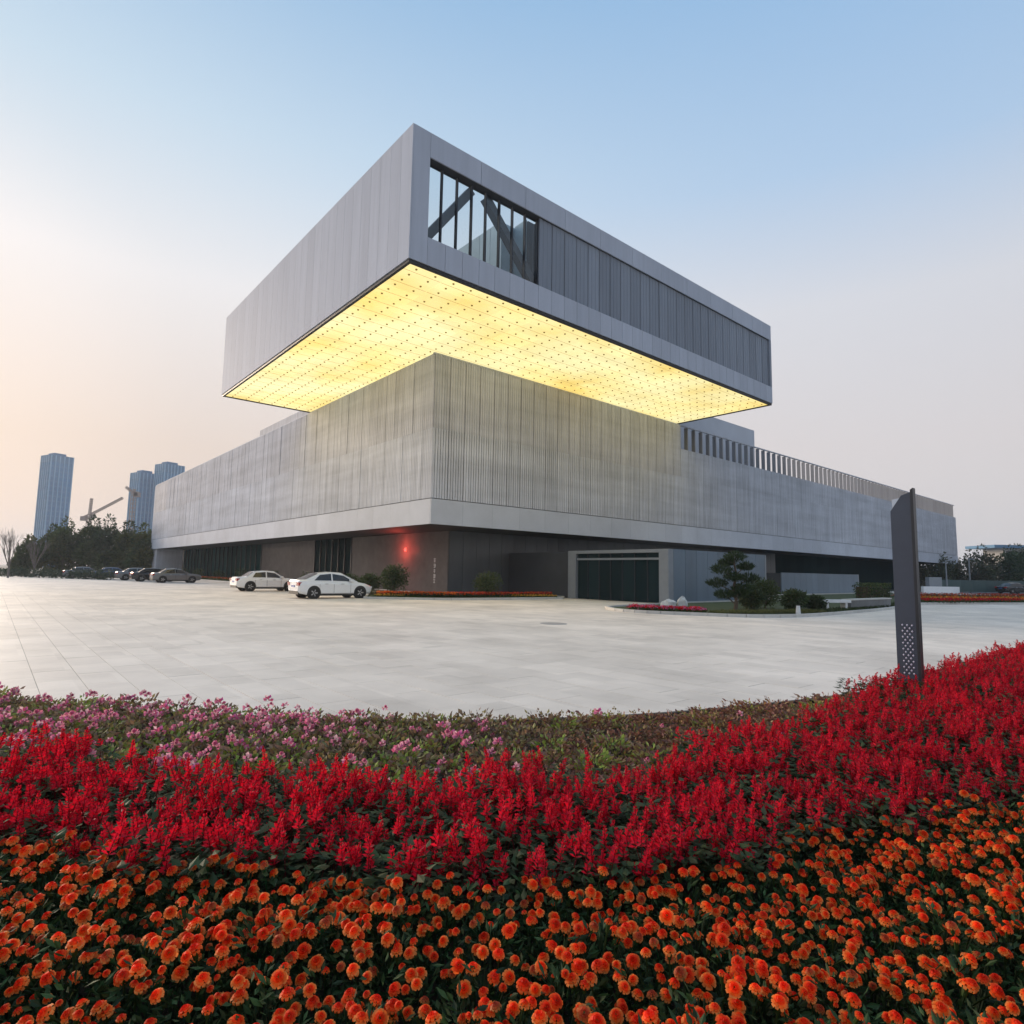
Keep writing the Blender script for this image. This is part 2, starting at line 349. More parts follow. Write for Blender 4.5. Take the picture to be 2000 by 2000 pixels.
# upper box
b = MB()
b.box(UX0 + .08, UX0 + .85, UY0 + .95, UY1 - .08, 15.5, 21.84)
b.box(UX0 + .08, OX0 - .02, UY0 + .08, UY0 + .9, 15.5, 21.84)
b.box(UX0 + .9, UX1 - .08, UY0 + .95, UY1 - .08, 15.5, 16.2)
b.box(OX0, UX1 - .08, UY0 + .08, UY0 + .9, 15.5, OZ0 - .01)
b.box(OX0, UX1 - .08, UY0 + .08, UY0 + .62, OZ1 + .01, 21.84)
b.box(GX1 + .12, UX1 - .08, UY0 + 1.2, UY1 - .08, 16.25, 21.05)
b.box(UX0 + .9, 0.02, 11, UY1 - .08, 16.25, 21.05)
b.box(GX1 + .2, UX1 - .08, UY0 + .5, UY0 + .9, OZ0, OZ1)
upper = b.build('upper_box', 'core_dark', mus)
n = 29; w = (UY1 - UY0) / n; me = panel_mesh('cladding_panel', w, UZ1 - 15.48, .07, 'alu', .012)
for k in range(n): side(me, 'cladding_panel', upper, UX0, UY0 + k * w, 15.48, w)
me = panel_mesh('corner_panel', OX0 - UX0 - .075, UZ1 - 15.48, .07, 'alu', .004); front(me, 'corner_panel', upper, UX0 + .073, UY0, 15.48)
n = 11; w = (UX1 - OX0) / n; me = panel_mesh('cornice_panel', w, UZ1 - OZ1, .07, 'alu', .02)
for k in range(n): front(me, 'cornice_panel', upper, OX0 + k * w, UY0, OZ1)
n = 33; w = (UX1 - OX0) / n; me = panel_mesh('sill_panel', w, OZ0 - 15.48, .07, 'alu', .02)
for k in range(n): front(me, 'sill_panel', upper, OX0 + k * w, UY0, 15.48)
me = panel_mesh('end_panel', .3, OZ1 - OZ0 - .01, .3, 'alu_dark'); front(me, 'end_panel', upper, UX1 - .3, UY0 + .002, OZ0 + .005)
b = MB(); b.box(UX0 + .05, UX1 - .05, UY0 + .05, UY0 + .2, 15.32, 15.475); b.box(UX0 + .05, UX0 + .2, UY0 + .203, UY1 - .05, 15.32, 15.475)
b.box(UX1 - .2, UX1 - .05, UY0 + .203, UY1 - .05, 15.32, 15.475); b.box(UX0 + .203, UX1 - .203, UY1 - .2, UY1 - .05, 15.32, 15.475)
b.build('edge_trim', 'trim_black', upper)
n = 26; w = (UX1 - .3 - GX1) / n
lm = [panel_mesh('louvre_panel', w, OZ1 - OZ0 - .02, .09, 'alu_dark', .045, ribs=r_, ridge=.02) for r_ in (1, 2, 3)]
for k in range(n): front(lm[2], 'louvre_panel', upper, GX1 + k * w, UY0 + .12 + rng.uniform(0, .025), OZ0 + .01)
win = empty('corner_window'); win.parent = mus
w = (GX1 - OX0) / 8
b = MB(); b.add([(.035, 0, 0), (w - .035, 0, 0), (w - .035, 0, OZ1 - OZ0 - .16), (.035, 0, OZ1 - OZ0 - .16)], [(0, 1, 2, 3)]); gme = b.mesh('pane'); gme.materials.append(M['clear_glass'])
b = MB(); b.box(-.035, .035, -.09, .07, 0, OZ1 - OZ0 - .16); mme = b.mesh('mullion'); mme.materials.append(M['mullion'])
for k in range(8):
    obj('pane', gme, win, (OX0 + k * w, UY0 + .35, OZ0 + .1))
    if k: obj('mullion', mme, win, (OX0 + k * w, UY0 + .35, OZ0 + .1))
obj('mullion', mme, win, (GX1, UY0 + .35, OZ0 + .1))
b = MB(); b.box(OX0 + .003, GX1, UY0 + .22, UY0 + .48, OZ0 - .005, OZ0 + .1); b.build('window_sill', 'mullion', win)
for p0, p1 in (((-5.95, UY0 + .75, 16.95), (-3.25, UY0 + .75, 20.6)), ((-2.3, UY0 + .75, 20.7), (1.05, UY0 + .75, 17.2))):
    b = MB(); b.beam(p0, p1, .4, .42); b.build('truss_beam', 'truss', win)
b = MB(); b.beam((-6.0, UY0 + .75, 16.98), (-5.1, UY0 + .75, 16.98), .5, .3); b.build('gusset', 'truss', win)
w = 1.0; me = panel_mesh('terrace_panel', w, 4.83, .05, 'teal_panel', .03)
b = MB(); b.box(0.06, GX1 + .1, UY0 + 2.25, UY0 + 2.3, 16.26, 21.05); b.build('terrace_wall', 'teal_panel', win)
b = MB(); b.box(.06, GX1 + .1, UY0 + 2.35, UY1 - .1, 16.26, 21.0); b.build('terrace_core', 'core_dark', win)
for k in range(18): side(me, 'terrace_panel', win, .95 if k == 0 else 0.0, UY0 + 1.2 + k * w, 16.26, w)

# luminous underside
sof = MB(); sof.box(UX0 + .21, UX1 - .21, UY0 + .21, -.02, 15.42, 15.49); sof.box(UX0 + .21, -.02, -.01, UY1 - .21, 15.42, 15.49)
sof.box(0.0, UX1 - .21, 0.0, UY1 - .21, 15.43, 15.489)
soffit = sof.build('underside', 'ceiling_dark', mus)
NX, NY = 16, 22; sx, sy = (UX1 - UX0 - .42) / NX, (UY1 - UY0 - .42) / NY
b = MB(); b.box(.008, sx - .008, .008, sy - .008, 0, .03); sme = b.mesh('light_panel'); sme.materials.append(M['luminous'])
dots = MB()
for i in range(NX):
    for j in range(NY):
        x, y = UX0 + .21 + i * sx, UY0 + .21 + j * sy
        if x > .4 and y > .4: continue
        obj('light_panel', sme, soffit, (x, y, 15.385))
        for a in (.25, .75):
            for c in (.25, .75):
                px, py = x + a * sx, y + c * sy
                if px > -.1 and py > -.1: continue
                dots.cyl((px, py, 15.34), (px, py, 15.384), .05, .062, 6)
        if not (x > -.1 and y > -.1):
            dots.box(x + .02, x + sx - .02, y + .5 * sy - .006, y + .5 * sy + .006, 15.376, 15.384)
mat('lamp_housing', (.42, .31, .10), .6)
tag(dots.build('downlight_grid', 'lamp_housing', soffit), kind='stuff')

# lower box: core, roof, fascia, screens
LX, LY, LZ0, LZ1, FZ = 112.8, 85.2, 4.5, 15.3, 6.05
b = MB(); b.box(.75, LX - .5, .75, LY - 9.5, 4.62, 12.6); b.box(.1, LX - .1, .1, LY - .1, 4.52, 4.6)
b.box(.75, 26, .75, 20, 12.6, 15.3)
lower = b.build('lower_box', 'core_dark', mus)
b = MB(); b.box(27.5, 43.6, 2.0, 16, 12.7, 17.9); b.build('roof_block', 'fascia', mus)
b = MB(); b.box(1.5, 9, 21, 37.5, 12.7, 16.85); b.build('roof_block', 'mesh_pale', mus)
n = 47; w = LX / n; me = panel_mesh('fascia_panel', w, FZ - LZ0, .1, 'fascia', .01)
for k in range(n): front(me, 'fascia_panel', lower, k * w, 0, LZ0)
n = 35; w = (LY - .102) / n; me = panel_mesh('fascia_panel', w, FZ - LZ0, .1, 'fascia', .01)
for k in range(n): side(me, 'fascia_panel', lower, 0, .102 + k * w, LZ0, w)
b = MB(); b.box(LX - .1, LX, .103, LY, LZ0, FZ); b.build('fascia_return', 'fascia', lower)
BW = 1.2
scr = MB(); scr.box(.02, LX, .18, .26, 10.42, 10.5); scr.box(.18, .26, .3, LY, 10.42, 10.5); scr.box(0, LX, .12, .3, 15.2, LZ1); scr.box(.12, .3, .32, LY, 15.2, LZ1)
scr.box(26.6, LX, .15, .25, 12.98, 13.08); scr.box(LX - .2, LX - .1, .3, LY - 10, FZ, 15.15)
screen = scr.build('facade_screen', 'mesh_metal', mus)
b = MB(); b.box(.5, LX - .4, .5, .56, 6.1, 12.9); b.box(.5, .56, .6, LY - 10, 6.1, 15.1); b.build('screen_liner', 'liner', screen)
lo1 = panel_mesh('slatted_panel', BW, 4.38, .1, 'mesh_metal', .03, slats=6)
lo2 = panel_mesh('slatted_panel', BW, 4.38, .1, 'mesh_metal', .02, ribs=7, ridge=.026)
up1 = panel_mesh('screen_panel', BW, 4.66, .08, 'mesh_pale', .055, ribs=6, ridge=.04)
up2 = panel_mesh('screen_panel', BW, 2.52, .08, 'mesh_metal', .03, slats=6)
up3 = panel_mesh('screen_panel', BW, 1.3, .08, 'mesh_metal', .05, ribs=3, ridge=.035)
upo = panel_mesh('screen_panel', BW, 4.62, .08, 'mesh_pale', .07, slats=5)
pst = MB(); pst.box(-.045, .045, .05, .42, 0, 2.1); pst = pst.mesh('parapet_post'); pst.materials.append(M['post_metal'])
pst2 = MB(); pst2.box(-.045, .045, .05, .42, 0, 3.3); pst2 = pst2.mesh('parapet_post'); pst2.materials.append(M['post_metal'])
for k in range(94):
    x = k * BW
    front(lo1, 'slatted_panel', screen, x, rng.uniform(0, .015), 6.1)
    if x < 26.3: front(up1, 'screen_panel', screen, x, rng.uniform(0, .02), 10.485)
    else:
        hole = False
        front(up3 if hole else up2, 'screen_panel', screen, x, 0, 10.485)
        obj('parapet_post', pst2 if hole else pst, screen, (x, 0, 11.85 if hole else 13.05))
lf1 = panel_mesh('slatted_panel', BW, 4.38, .1, 'mesh_metal', .014, ribs=6, ridge=.016)
lf2 = panel_mesh('screen_panel', BW, 4.66, .08, 'mesh_pale', .03, ribs=5, ridge=.018)
for k in range(71):
    y = k * BW + .04
    side(lf1, 'slatted_panel', screen, rng.uniform(0, .015), y, 6.1, BW)
    side(upo if k > 62 else lf2, 'screen_panel', screen, rng.uniform(0, .02), y, 10.485, BW)
# ground floor
gfl = MB(); gfl.box(4.4, 107.5, 4.4, 80, 0, 4.5)
gf = gfl.build('ground_floor', 'core_dark', mus)
def wall_run(axis, a0, a1, n, m, z0=.05, z1=4.5, off=4.28, name='wall_panel', gap=.015, t=.1):
    w = (a1 - a0) / n; me = panel_mesh(name, w, z1 - z0, t, m, gap)
    for k in range(n):
        if axis == 'y': side(me, name, gf, off, a0 + k * w, z0, w)
        else: front(me, name, gf, a0 + k * w, off, z0)
wall_run('y', 4.28, 19.3, 5, 'stone_polished', gap=.008)
wall_run('y', 19.35, 27.4, 6, 'dark_glass', off=4.34, name='window_pane', t=.05)
wall_run('y', 27.5, 43, 5, 'stone_polished', gap=.008)
wall_run('y', 43.1, 81.9, 20, 'teal_glass', off=4.34, name='window_pane', t=.05)
b = MB()
for k in range(21): b.box(4.2, 4.32, 43.05 + k * 1.94, 43.13 + k * 1.94, 0.05, 4.5)
for k in range(7): b.box(4.2, 4.32, 19.3 + k * 1.342, 19.37 + k * 1.342, 0.05, 4.5)
b.build('window_frame', 'mullion', gf)
wall_run('x', 4.4, 52.4, 40, 'slate_panel', gap=.03)
wall_run('x', 52.5, 107, 28, 'dark_glass', off=4.34, name='window_pane', t=.05)
b = MB(); b.box(.35, 4.2, 81.95, 85.1, 0, 4.5); b.build('end_pier', 'mesh_pale', mus)
b = MB()     # vertical row of pale characters on the polished wall (not legible in the photograph): bar strokes
for k, zc in enumerate((2.42, 2.02, 1.64, 1.27, .92)):
    s_ = .15; y0 = 5.9
    for dz in ((.10, 0, -.11), (.12, .02, -.1), (.08, -.03), (.12, .05, -.05, -.12), (.1, -.08))[k]:
        b.box(4.262, 4.279, y0 - s_ * (.9 if dz > 0 else .7), y0 + s_ * (.8 if dz < .1 else .95), zc + dz - .016, zc + dz + .016)
    b.box(4.260, 4.276, y0 - .02, y0 + .015, zc - .15, zc + .16)
    if k % 2: b.box(4.260, 4.276, y0 - .13, y0 - .10, zc - .1, zc + .1)
b.build('wall_lettering', 'white_mark', gf)
def red_wall_glow(y, z):
    m = bpy.data.materials.new('red_glow_emit'); m.use_nodes = True; p = m.node_tree.nodes['Principled BSDF']; p.inputs['Base Color'].default_value = (.5, .05, .04, 1)
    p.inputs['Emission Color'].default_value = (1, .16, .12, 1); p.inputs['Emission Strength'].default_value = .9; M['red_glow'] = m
    b = MB(); b.cyl((4.275, y, z), (4.20, y, z), .16, .13, 16); b.build('red_glow_disc', 'red_glow', gf)  # added glowing disc imitates a red reflection in the polished wall
    d = bpy.data.lights.new('red_glow_fill', 'POINT'); d.energy = 110; d.color = (1, .10, .07); d.shadow_soft_size = .35  # added point light spreads the red glow over the wall, no fixture
    o = bpy.data.objects.new('red_glow_fill', d); col.objects.link(o); o.parent = gf; o.location = (3.45, y, z)
red_wall_glow(10.0, 3.26)
# projecting entrance pavilion
PX0, PX1, PY0, PY1, PZ = 9.5, 21.0, -10.4, 4.1, 3.15
b = MB(); b.box(PX0 + .3, PX1 - .1, PY0 + .12, PY1, 0, PZ - .05); pav = b.build('entrance_pavilion', 'core_dark', mus)
b = MB(); b.box(PX0, PX0 + .5, -3.1, -2.4, 0, PZ); b.box(PX0, PX0 + .5, PY0, PY0 + .65, 0, PZ); b.box(PX0 + .003, PX0 + .497, PY0 + .653, -3.103, PZ - .2, PZ - .003)
b.box(PX0 + .1, PX0 + .25, PY0 + .66, -3.11, PZ - .62, PZ - .5)
b.build('portal_frame', 'frame_pale', pav)
n = 7; w = 6.64 / n; me = panel_mesh('door_pane', w, PZ - .22, .03, 'dark_glass', .05)
for k in range(n): side(me, 'door_pane', pav, PX0 + .22, PY0 + .655 + k * w, .01, w)
b = MB()
for k in range(1, n): b.box(PX0 + .16, PX0 + .27, PY0 + .655 + k * w - .03, PY0 + .655 + k * w + .03, 0, PZ - .21)
b.build('door_frame', 'mullion', pav)
n = 9; w = (PX1 - PX0 - .72) / n; me = panel_mesh('wall_panel', w, PZ, .1, 'blue_panel', .02)
for k in range(n): front(me, 'wall_panel', pav, PX0 + .5 + k * w, PY0, 0)
b = MB(); b.box(PX1 - .2, PX1, PY0 - .01, PY1, 0, PZ); b.build('end_wall', 'frame_pale', pav)
b = MB(); b.box(38.5, 57.5, -3, 4.2, 0, 2.05); anx = b.build('low_annex', 'core_dark', mus)
n = 14; w = 19.0 / n; me = panel_mesh('wall_panel', w, 2.1, .08, 'blue_panel', .02)
for k in range(n): front(me, 'wall_panel', anx, 38.5 + k * w, -3.09, 0)
b = MB(); b.box(57.5, 57.8, -3.1, 4.2, 0, 2.12); b.build('end_wall', 'frame_pale', anx)

# ------------------------------------------------------------------ cars
def loft(stations, close=True):
    b = MB(); n = len(stations[0])
    for s_ in stations: b.v += [tuple(p) for p in s_]; b.c += [(1, 1, 1)] * n
    for i in range(len(stations) - 1):
        for j in range(n - 1): b.f.append((i * n + j, i * n + j + 1, (i + 1) * n + j + 1, (i + 1) * n + j))
    b.f.append(tuple(range(n - 1, -1, -1))); o = (len(stations) - 1) * n; b.f.append(tuple(o + j for j in range(n)))
    return b
def make_car(paint, loc, rz, label, group, fast=False):
    root = empty('parked_car', loc, rz, label=label, cat='car', group=group)
    Lh = 2.28 if not fast else 2.2
    hy = .89
    # lower body: x, sill z, shoulder z, deck z, half width
    if fast: st = [(-Lh, .42, .72, .92, .72), (-2.12, .30, .74, 1.02, .82), (-1.75, .22, .78, 1.05, hy), (-.9, .2, .8, 1.0, hy), (.6, .2, .78, .96, hy), (1.2, .2, .74, .93, hy), (1.75, .22, .7, .84, .87), (2.08, .28, .62, .72, .8), (Lh, .38, .52, .58, .66)]
    else: st = [(-Lh, .40, .7, .88, .76), (-2.15, .28, .74, .98, .82), (-1.7, .22, .76, 1.0, hy - .02), (-.9, .2, .78, .96, hy - .02), (.6, .2, .76, .94, hy - .02), (1.15, .2, .74, .93, hy - .02), (1.8, .22, .72, .88, .85), (2.14, .28, .66, .80, .82), (Lh, .38, .6, .68, .72)]
    S = []
    for x, zs, zm, zd, hw in st:
        S.append([(x, -hw * .9, zs), (x, -hw, zs + .12), (x, -hw, zm), (x, -hw * .93, zd - .05), (x, -hw * .8, zd), (x, 0, zd + .025), (x, hw * .8, zd), (x, hw * .93, zd - .05), (x, hw, zm), (x, hw, zs + .12), (x, hw * .9, zs)])
    body = loft(S); body.build('body', paint, root, smooth=False)
    # cabin shell: belt to roof
    if fast: cb = [(-1.85, 1.02, 1.03, .74), (-1.0, 1.0, 1.40, .76), (-.35, .98, 1.47, .77), (.3, .97, 1.44, .77), (1.28, .93, .97, .74)]
    else: cb = [(-1.6, .98, 1.0, .74), (-1.05, .97, 1.38, .76), (-.3, .96, 1.45, .77), (.35, .95, 1.42, .77), (1.12, .93, .96, .74)]
    S = []
    for x, zb, zr, hw in cb:
        tw = hw - .17 * (zr - zb) / .5
        S.append([(x, -hw, zb - .05), (x, -tw, zr - .04), (x, -tw * .85, zr), (x, 0, zr + .02), (x, tw * .85, zr), (x, tw, zr - .04), (x, hw, zb - .05)])
    cabin = loft(S).build('cabin', paint, root)
    # windows sit just proud of the cabin
    def interp_c(x, u, sgn, out=.012):
        xs = [c[0] for c in cb]; zb = np.interp(x, xs, [c[1] for c in cb]); zr = np.interp(x, xs, [c[2] for c in cb]); hw = np.interp(x, xs, [c[3] for c in cb])
        tw = hw - .17 * (zr - zb) / .5
        z = zb + .0 + (zr - .09 - zb) * u; uu = (z - zb + .05) / max(zr - .04 - zb + .05, .01)
        return (x, sgn * (hw + (tw - hw) * uu + out), z)
    xa, xb_, xc, xd, xe, xf = (-1.32, -.98, -.33, -.25, .42, 1.02) if fast else (-1.2, -.98, -.28, -.19, .4, .9)
    for sgn in (-1, 1):
        for q in ([(xa, .04), (xc, .04), (xc, 1), (xb_, 1)], [(xd, .04), (xf, .06), (xe, .95), (xd, 1)]):
            b = MB(); vs = [interp_c(x, u, sgn) for x, u in q]; mid = interp_c(sum(x for x, u in q) / 4, .5, sgn)
            b.add(vs, [(0, 1, 2, 3) if sgn < 0 else (3, 2, 1, 0)]); b.build('side_window', 'car_glass', root)
    for (x0, x1, dx) in ((cb[0][0] + .06, cb[1][0] - .04, -.014), (cb[-1][0] - .06, cb[-2][0] + .06, .014)):
        z0 = np.interp(x0, [c[0] for c in cb], [c[2] for c in cb]) + .012; z1 = np.interp(x1, [c[0] for c in cb], [c[2] for c in cb]) + .012
        b = MB(); b.add([(x0 + dx, -.66, z0), (x0 + dx, .66, z0), (x0 + dx, 0, z0 + .022), (x1 + dx, -.54, z1 + .004), (x1 + dx, .54, z1 + .004), (x1 + dx, 0, z1 + .026)],
                       [(0, 2, 5, 3), (2, 1, 4, 5)]); b.build('windscreen' if dx > 0 else 'rear_window', 'car_glass', root)
    for x in (-1.36, 1.38):
        for sgn in (-1, 1):
            wh = empty('wheel', (x, sgn * .80, .325)); wh.parent = root
            b = MB(); n = 22
            prof = [(.19, .105), (.29, .11), (.322, .08), (.325, 0), (.322, -.08), (.29, -.11)]
            for i in range(n):
                t = 2 * math.pi * i / n
                b.v += [(r_ * math.cos(t), sgn * y_, r_ * math.sin(t)) for r_, y_ in prof]; b.c += [(1, 1, 1)] * len(prof)
            k = len(prof)
            b.f += [(i * k + j, i * k + j + 1, ((i + 1) % n) * k + j + 1, ((i + 1) % n) * k + j) for i in range(n) for j in range(k - 1)]
            b.build('tyre', 'rubber', wh, smooth=True)
            b = MB(); b.cyl((0, sgn * .06, 0), (0, sgn * .085, 0), .2, .2, 20)
            for i in range(5):
                t = 2 * math.pi * i / 5; b.beam((.04 * math.cos(t), sgn * .095, .04 * math.sin(t)), (.19 * math.cos(t), sgn * .1, .19 * math.sin(t)), .03, .055)
            b.build('rim', 'rim', wh)
            b = MB(); b.cyl((x, sgn * (hy - .15), .34), (x, sgn * (hy + .004), .34), .385, .385, 24); b.build('wheel_arch', 'plastic_black', root)
    wh = None
    for sgn in (-1, 1):
        b = MB(); b.box(-Lh - .02, -Lh + .2, sgn * .5 if sgn > 0 else -.8, .8 if sgn > 0 else -.5, .72, .9); b.build('tail_light', 'tail_red', root)
        b = MB(); b.box(Lh - .32, Lh - .02, .46 if sgn > 0 else -.76, .76 if sgn > 0 else -.46, .56, .68); b.build('headlight', 'head_lamp', root)
        b = MB(); b.box(.72, .9, sgn * .88 - .1, sgn * .88 + .1, .95, 1.08); b.build('mirror', paint, root)
        for x in (-.75, .2):
            b = MB(); b.box(x, x + .18, sgn * (hy - .0) - .015, sgn * (hy) + .015, .80, .83); b.build('door_handle', 'rim', root)
        for x in (-1.05, -.22, .78):
            b = MB(); b.box(x, x + .012, sgn * hy - .004, sgn * hy + .004, .32, .80); b.build('door_seam', 'plastic_black', root)
        b = MB(); b.box(-1.0, 1.0, sgn * .86 - .04, sgn * .86 + .04, .17, .27); b.build('side_sill', 'plastic_black', root)
    b = MB(); b.box(-Lh - .025, -Lh + .05, -.22, .22, .62, .74); b.build('number_plate', 'plate_blue', root)
    b = MB(); b.box(-Lh + .02, -Lh + .3, -.68, .68, .24, .42); b.build('rear_bumper', 'plastic_black', root)
    b = MB(); b.box(Lh - .2, Lh + .01, -.45, .45, .4, .5); b.build('grille', 'plastic_black', root)
    return root
# arch hides the body side: widen wheels so the tyres stay proud of the arches
CG = 'cars parked nose-in along the left wall'
make_car('car_white', W(-5.14, 2.25), TH, 'white fastback car parked nearest, beside the orange flower strip', CG, True)
make_car('car_white', W(-4.65, 14.6), TH, 'white notchback sedan parked second, behind the nearest white car', CG)
make_car('car_black', W(-1.6, 9.6), TH, 'black car mostly hidden between the two white cars', CG)
for x, y, p, l in ((-5.2, 40.5, 'car_silver', 'grey car parked next to the far dark windows, nearest of the distant row'), (-6.2, 46, 'car_black', 'black car between two grey cars in the distant row by the dark windows'),
                   (-6.8, 52, 'car_silver', 'grey car behind the black one in the distant row'), (-8.5, 58, 'car_blue', 'dark blue car below the dense trees in the distant row'),
                   (-11.0, 62.0, 'car_silver', 'farthest grey car below the dense trees')):
    make_car(p, W(x, y), TH, l, CG)
make_car('car_black', (68.5, 83, 0), R(10), 'dark car at the right picture edge behind the orange flowers', 'cars parked far right')

# ------------------------------------------------------------------ plants: builders
def rv(r): 
    while True:
        v = Vector((r.uniform(-1, 1), r.uniform(-1, 1), r.uniform(-1, 1)))
        if .01 < v.length < 1: return v
def vary(c, r, a=.25): k = 1 + r.uniform(-a, a); h = r.uniform(-a, a) * .35; return (c[0] * k * (1 + h), c[1] * k, c[2] * k * (1 - h))
def crown(r, clumps, nleaf, size, cols, shell=.55):
    b = MB(); tot = sum(c[1] ** 2 for c in clumps)
    for (c, rad, sq) in clumps:
        base = r.choice(cols)
        for _ in range(max(8, int(nleaf * rad ** 2 / tot))):
            d = rv(r).normalized(); rr = rad * (shell + (1 - shell) * r.random() ** .5) * r.uniform(.85, 1.12)
            p = Vector(c) + Vector((d.x * rr, d.y * rr, d.z * rr * sq))
            ld = (d + rv(r) * .9); b.leaf(p, ld, rv(r), size * r.uniform(.6, 1.4), size * r.uniform(.35, .7), vary(base, r, .3))
    return b
def trunk(r, h, r0, limbs=5, spread=1., lo=.35):
    b = MB(); p = Vector((0, 0, -.05)); n = 5; pts = [p]
    for i in range(n): p = p + Vector((r.uniform(-.05, .05) * h * .3, r.uniform(-.05, .05) * h * .3, h / n)); pts.append(p)
    for i in range(n): b.cyl(pts[i], pts[i + 1], r0 * (1 - .75 * i / n), r0 * (1 - .75 * (i + 1) / n), 7, caps=False)
    for k in range(limbs):
        t = r.uniform(lo, .95); i = min(int(t * n), n - 1); q = pts[i].lerp(pts[i + 1], t * n - i); a = r.uniform(0, 6.28)
        e = q + Vector((math.cos(a) * spread * r.uniform(.5, 1), math.sin(a) * spread * r.uniform(.5, 1), h * r.uniform(.1, .3)))
        b.cyl(q, e, r0 * .35, r0 * .1, 5, caps=False)
    return b
def tree(name, loc, h, rad, cols, label, group, seed, nleaf=1500, size=.4, trunk_h=.3, conical=.0, cat='tree'):
    r = random.Random(seed); root = empty(name, loc, r.uniform(0, 6.28), label=label, cat=cat, group=group)
    trunk(r, h * .8, max(.09, h * .02), 7, rad * .7, trunk_h).build('trunk', 'bark', root)
    cl = []
    for k in range(16):
        t = r.random(); z = h * (trunk_h + (1 - trunk_h) * t * .86); rr = rad * (1 - conical * t) * math.sin(math.pi * min(1, .18 + .8 * t)) ** .6
        a = r.uniform(0, 6.28); q = r.uniform(.2, .8) * rr
        cl.append(((math.cos(a) * q, math.sin(a) * q, z), rr * r.uniform(.34, .55), r.uniform(.8, 1.3)))
    cl.append(((0, 0, h * .93), rad * .22, 1.9)); cl.append(((0, 0, h * .6), rad * .6, 1.2))
    crown(r, cl, nleaf, size, cols).build('crown', 'leaf', root)
    return root
DKG = [(.055, .085, .034), (.072, .102, .036), (.042, .068, .034), (.09, .104, .034)]
for k, (x, y, h, rad, l) in enumerate(((-66.5, 84, 5.0, 2.4, 'rounded yellow-green tree just left of the dense dark row'), (-64.2, 85, 6.6, 2.6, 'dark tree below the first tower, leftmost of the dense row'), (-61.6, 84, 7.6, 2.9, 'pointed dark tree, second of the dense row'), (-58.6, 85, 7.9, 3.0, 'tall dark tree in the middle of the dense row'),
        (-55.8, 84, 7.9, 3.0, 'tall dark tree directly below the crane'), (-53.0, 84, 7.2, 2.8, 'dark tree, second from the museum wall'), (-49.6, 82, 6.8, 2.7, 'dark spiky tree touching the museum wall'))):
    tree('evergreen_tree', (x * 1.25, y * 1.25, 0), (h - 1.6) * 1.25 + 1.6, rad * 1.25, DKG if k else [(.09, .10, .03), (.07, .09, .035)], l, 'dense trees at the left of the plaza', 20 + k, 6000, .5, .14, .4)
def bare_tree(loc, h, label, seed, name='bare_tree', spread=.32):
    r = random.Random(seed); root = empty(name, loc, 0, label=label, cat='tree', group='leafless trees at the left edge'); b = MB()
    def br(p, d, L, rad, lev):
        e = p + d * L; b.cyl(p, e, rad, rad * .6, 5, caps=False)
        if lev: 
            for _ in range(3 if lev > 1 else 4): br(p.lerp(e, r.uniform(.5, 1)), (d + rv(r) * .55 + Vector((0, 0, .25))).normalized(), L * r.uniform(.5, .75), rad * .5, lev - 1)
    b.cyl((0, 0, -.1), (0, 0, h * .22), .12, .1, 7); b.build('trunk', 'bark_grey', root); b = MB()
    for k in range(7): br(Vector((0, 0, h * .2)), Vector((r.uniform(-spread, spread), r.uniform(-spread, spread), 1)).normalized(), h * .38, .06, 3)
    b.build('branches', 'bark_grey', root)
bare_tree((-60.5, 73.5, 0), 6.0, 'leafless tree with upright branches at the left picture edge', 5)
bare_tree((-62.5, 80, 0), 5.2, 'shorter leafless tree behind the upright bare tree', 6)
BRG = [(.12, .125, .075), (.10, .115, .06), (.135, .125, .09), (.08, .10, .065)]
RT = 'trees beyond the right end of the museum'
for k, (x, y, h, rad, l) in enumerate(((69, 104, 5.2, 3.2, 'low dark tree under the right end of the museum'), (73, 103, 5.4, 3.0, 'grey-green tree next to the right end of the museum'), (77, 102, 6.2, 3.0, 'thin grey-green tree right of the museum end'), (80.5, 104, 7.2, 3.0, 'tall thin tree below the flat-roofed far building'),
        (84.5, 103, 7.0, 3.4, 'dense green tree at the right picture edge'), (88.5, 106, 7.4, 3.4, 'green tree partly outside the right picture edge'), (65, 108, 5.4, 3.2, 'dark tree seen below the museum overhang'), (76.5, 108, 6.0, 3.2, 'tree behind the thin grey-green one on the right'))):
    tree('park_tree', (x, y, 0), h, rad, BRG if k not in (4, 5) else [(.05, .075, .03), (.04, .06, .03)], l, RT, 60 + k, 3200, .4, .12, .15)

def shrub(loc, rad, hgt, label, seed, cols=DKG, n=2200, size=.13, group='clipped shrubs by the museum'):
    r = random.Random(seed); root = empty('shrub', loc, 0, label=label, cat='shrub', group=group)
    b = MB()
    for k in range(5): b.cyl((0, 0, -.05), (r.uniform(-.3, .3) * rad, r.uniform(-.3, .3) * rad, hgt * .6), .03, .012, 5, caps=False)
    b.build('stems', 'bark', root)
    cl = [((r.uniform(-.4, .4) * rad, r.uniform(-.4, .4) * rad, hgt * r.uniform(.4, .66)), rad * r.uniform(.4, .6), hgt / rad * .62) for _ in range(7)] + [((0, 0, hgt * .5), rad * .8, hgt / rad * .6)]
    crown(r, cl, n, size, cols, .25).build('foliage', 'leaf', root); return root

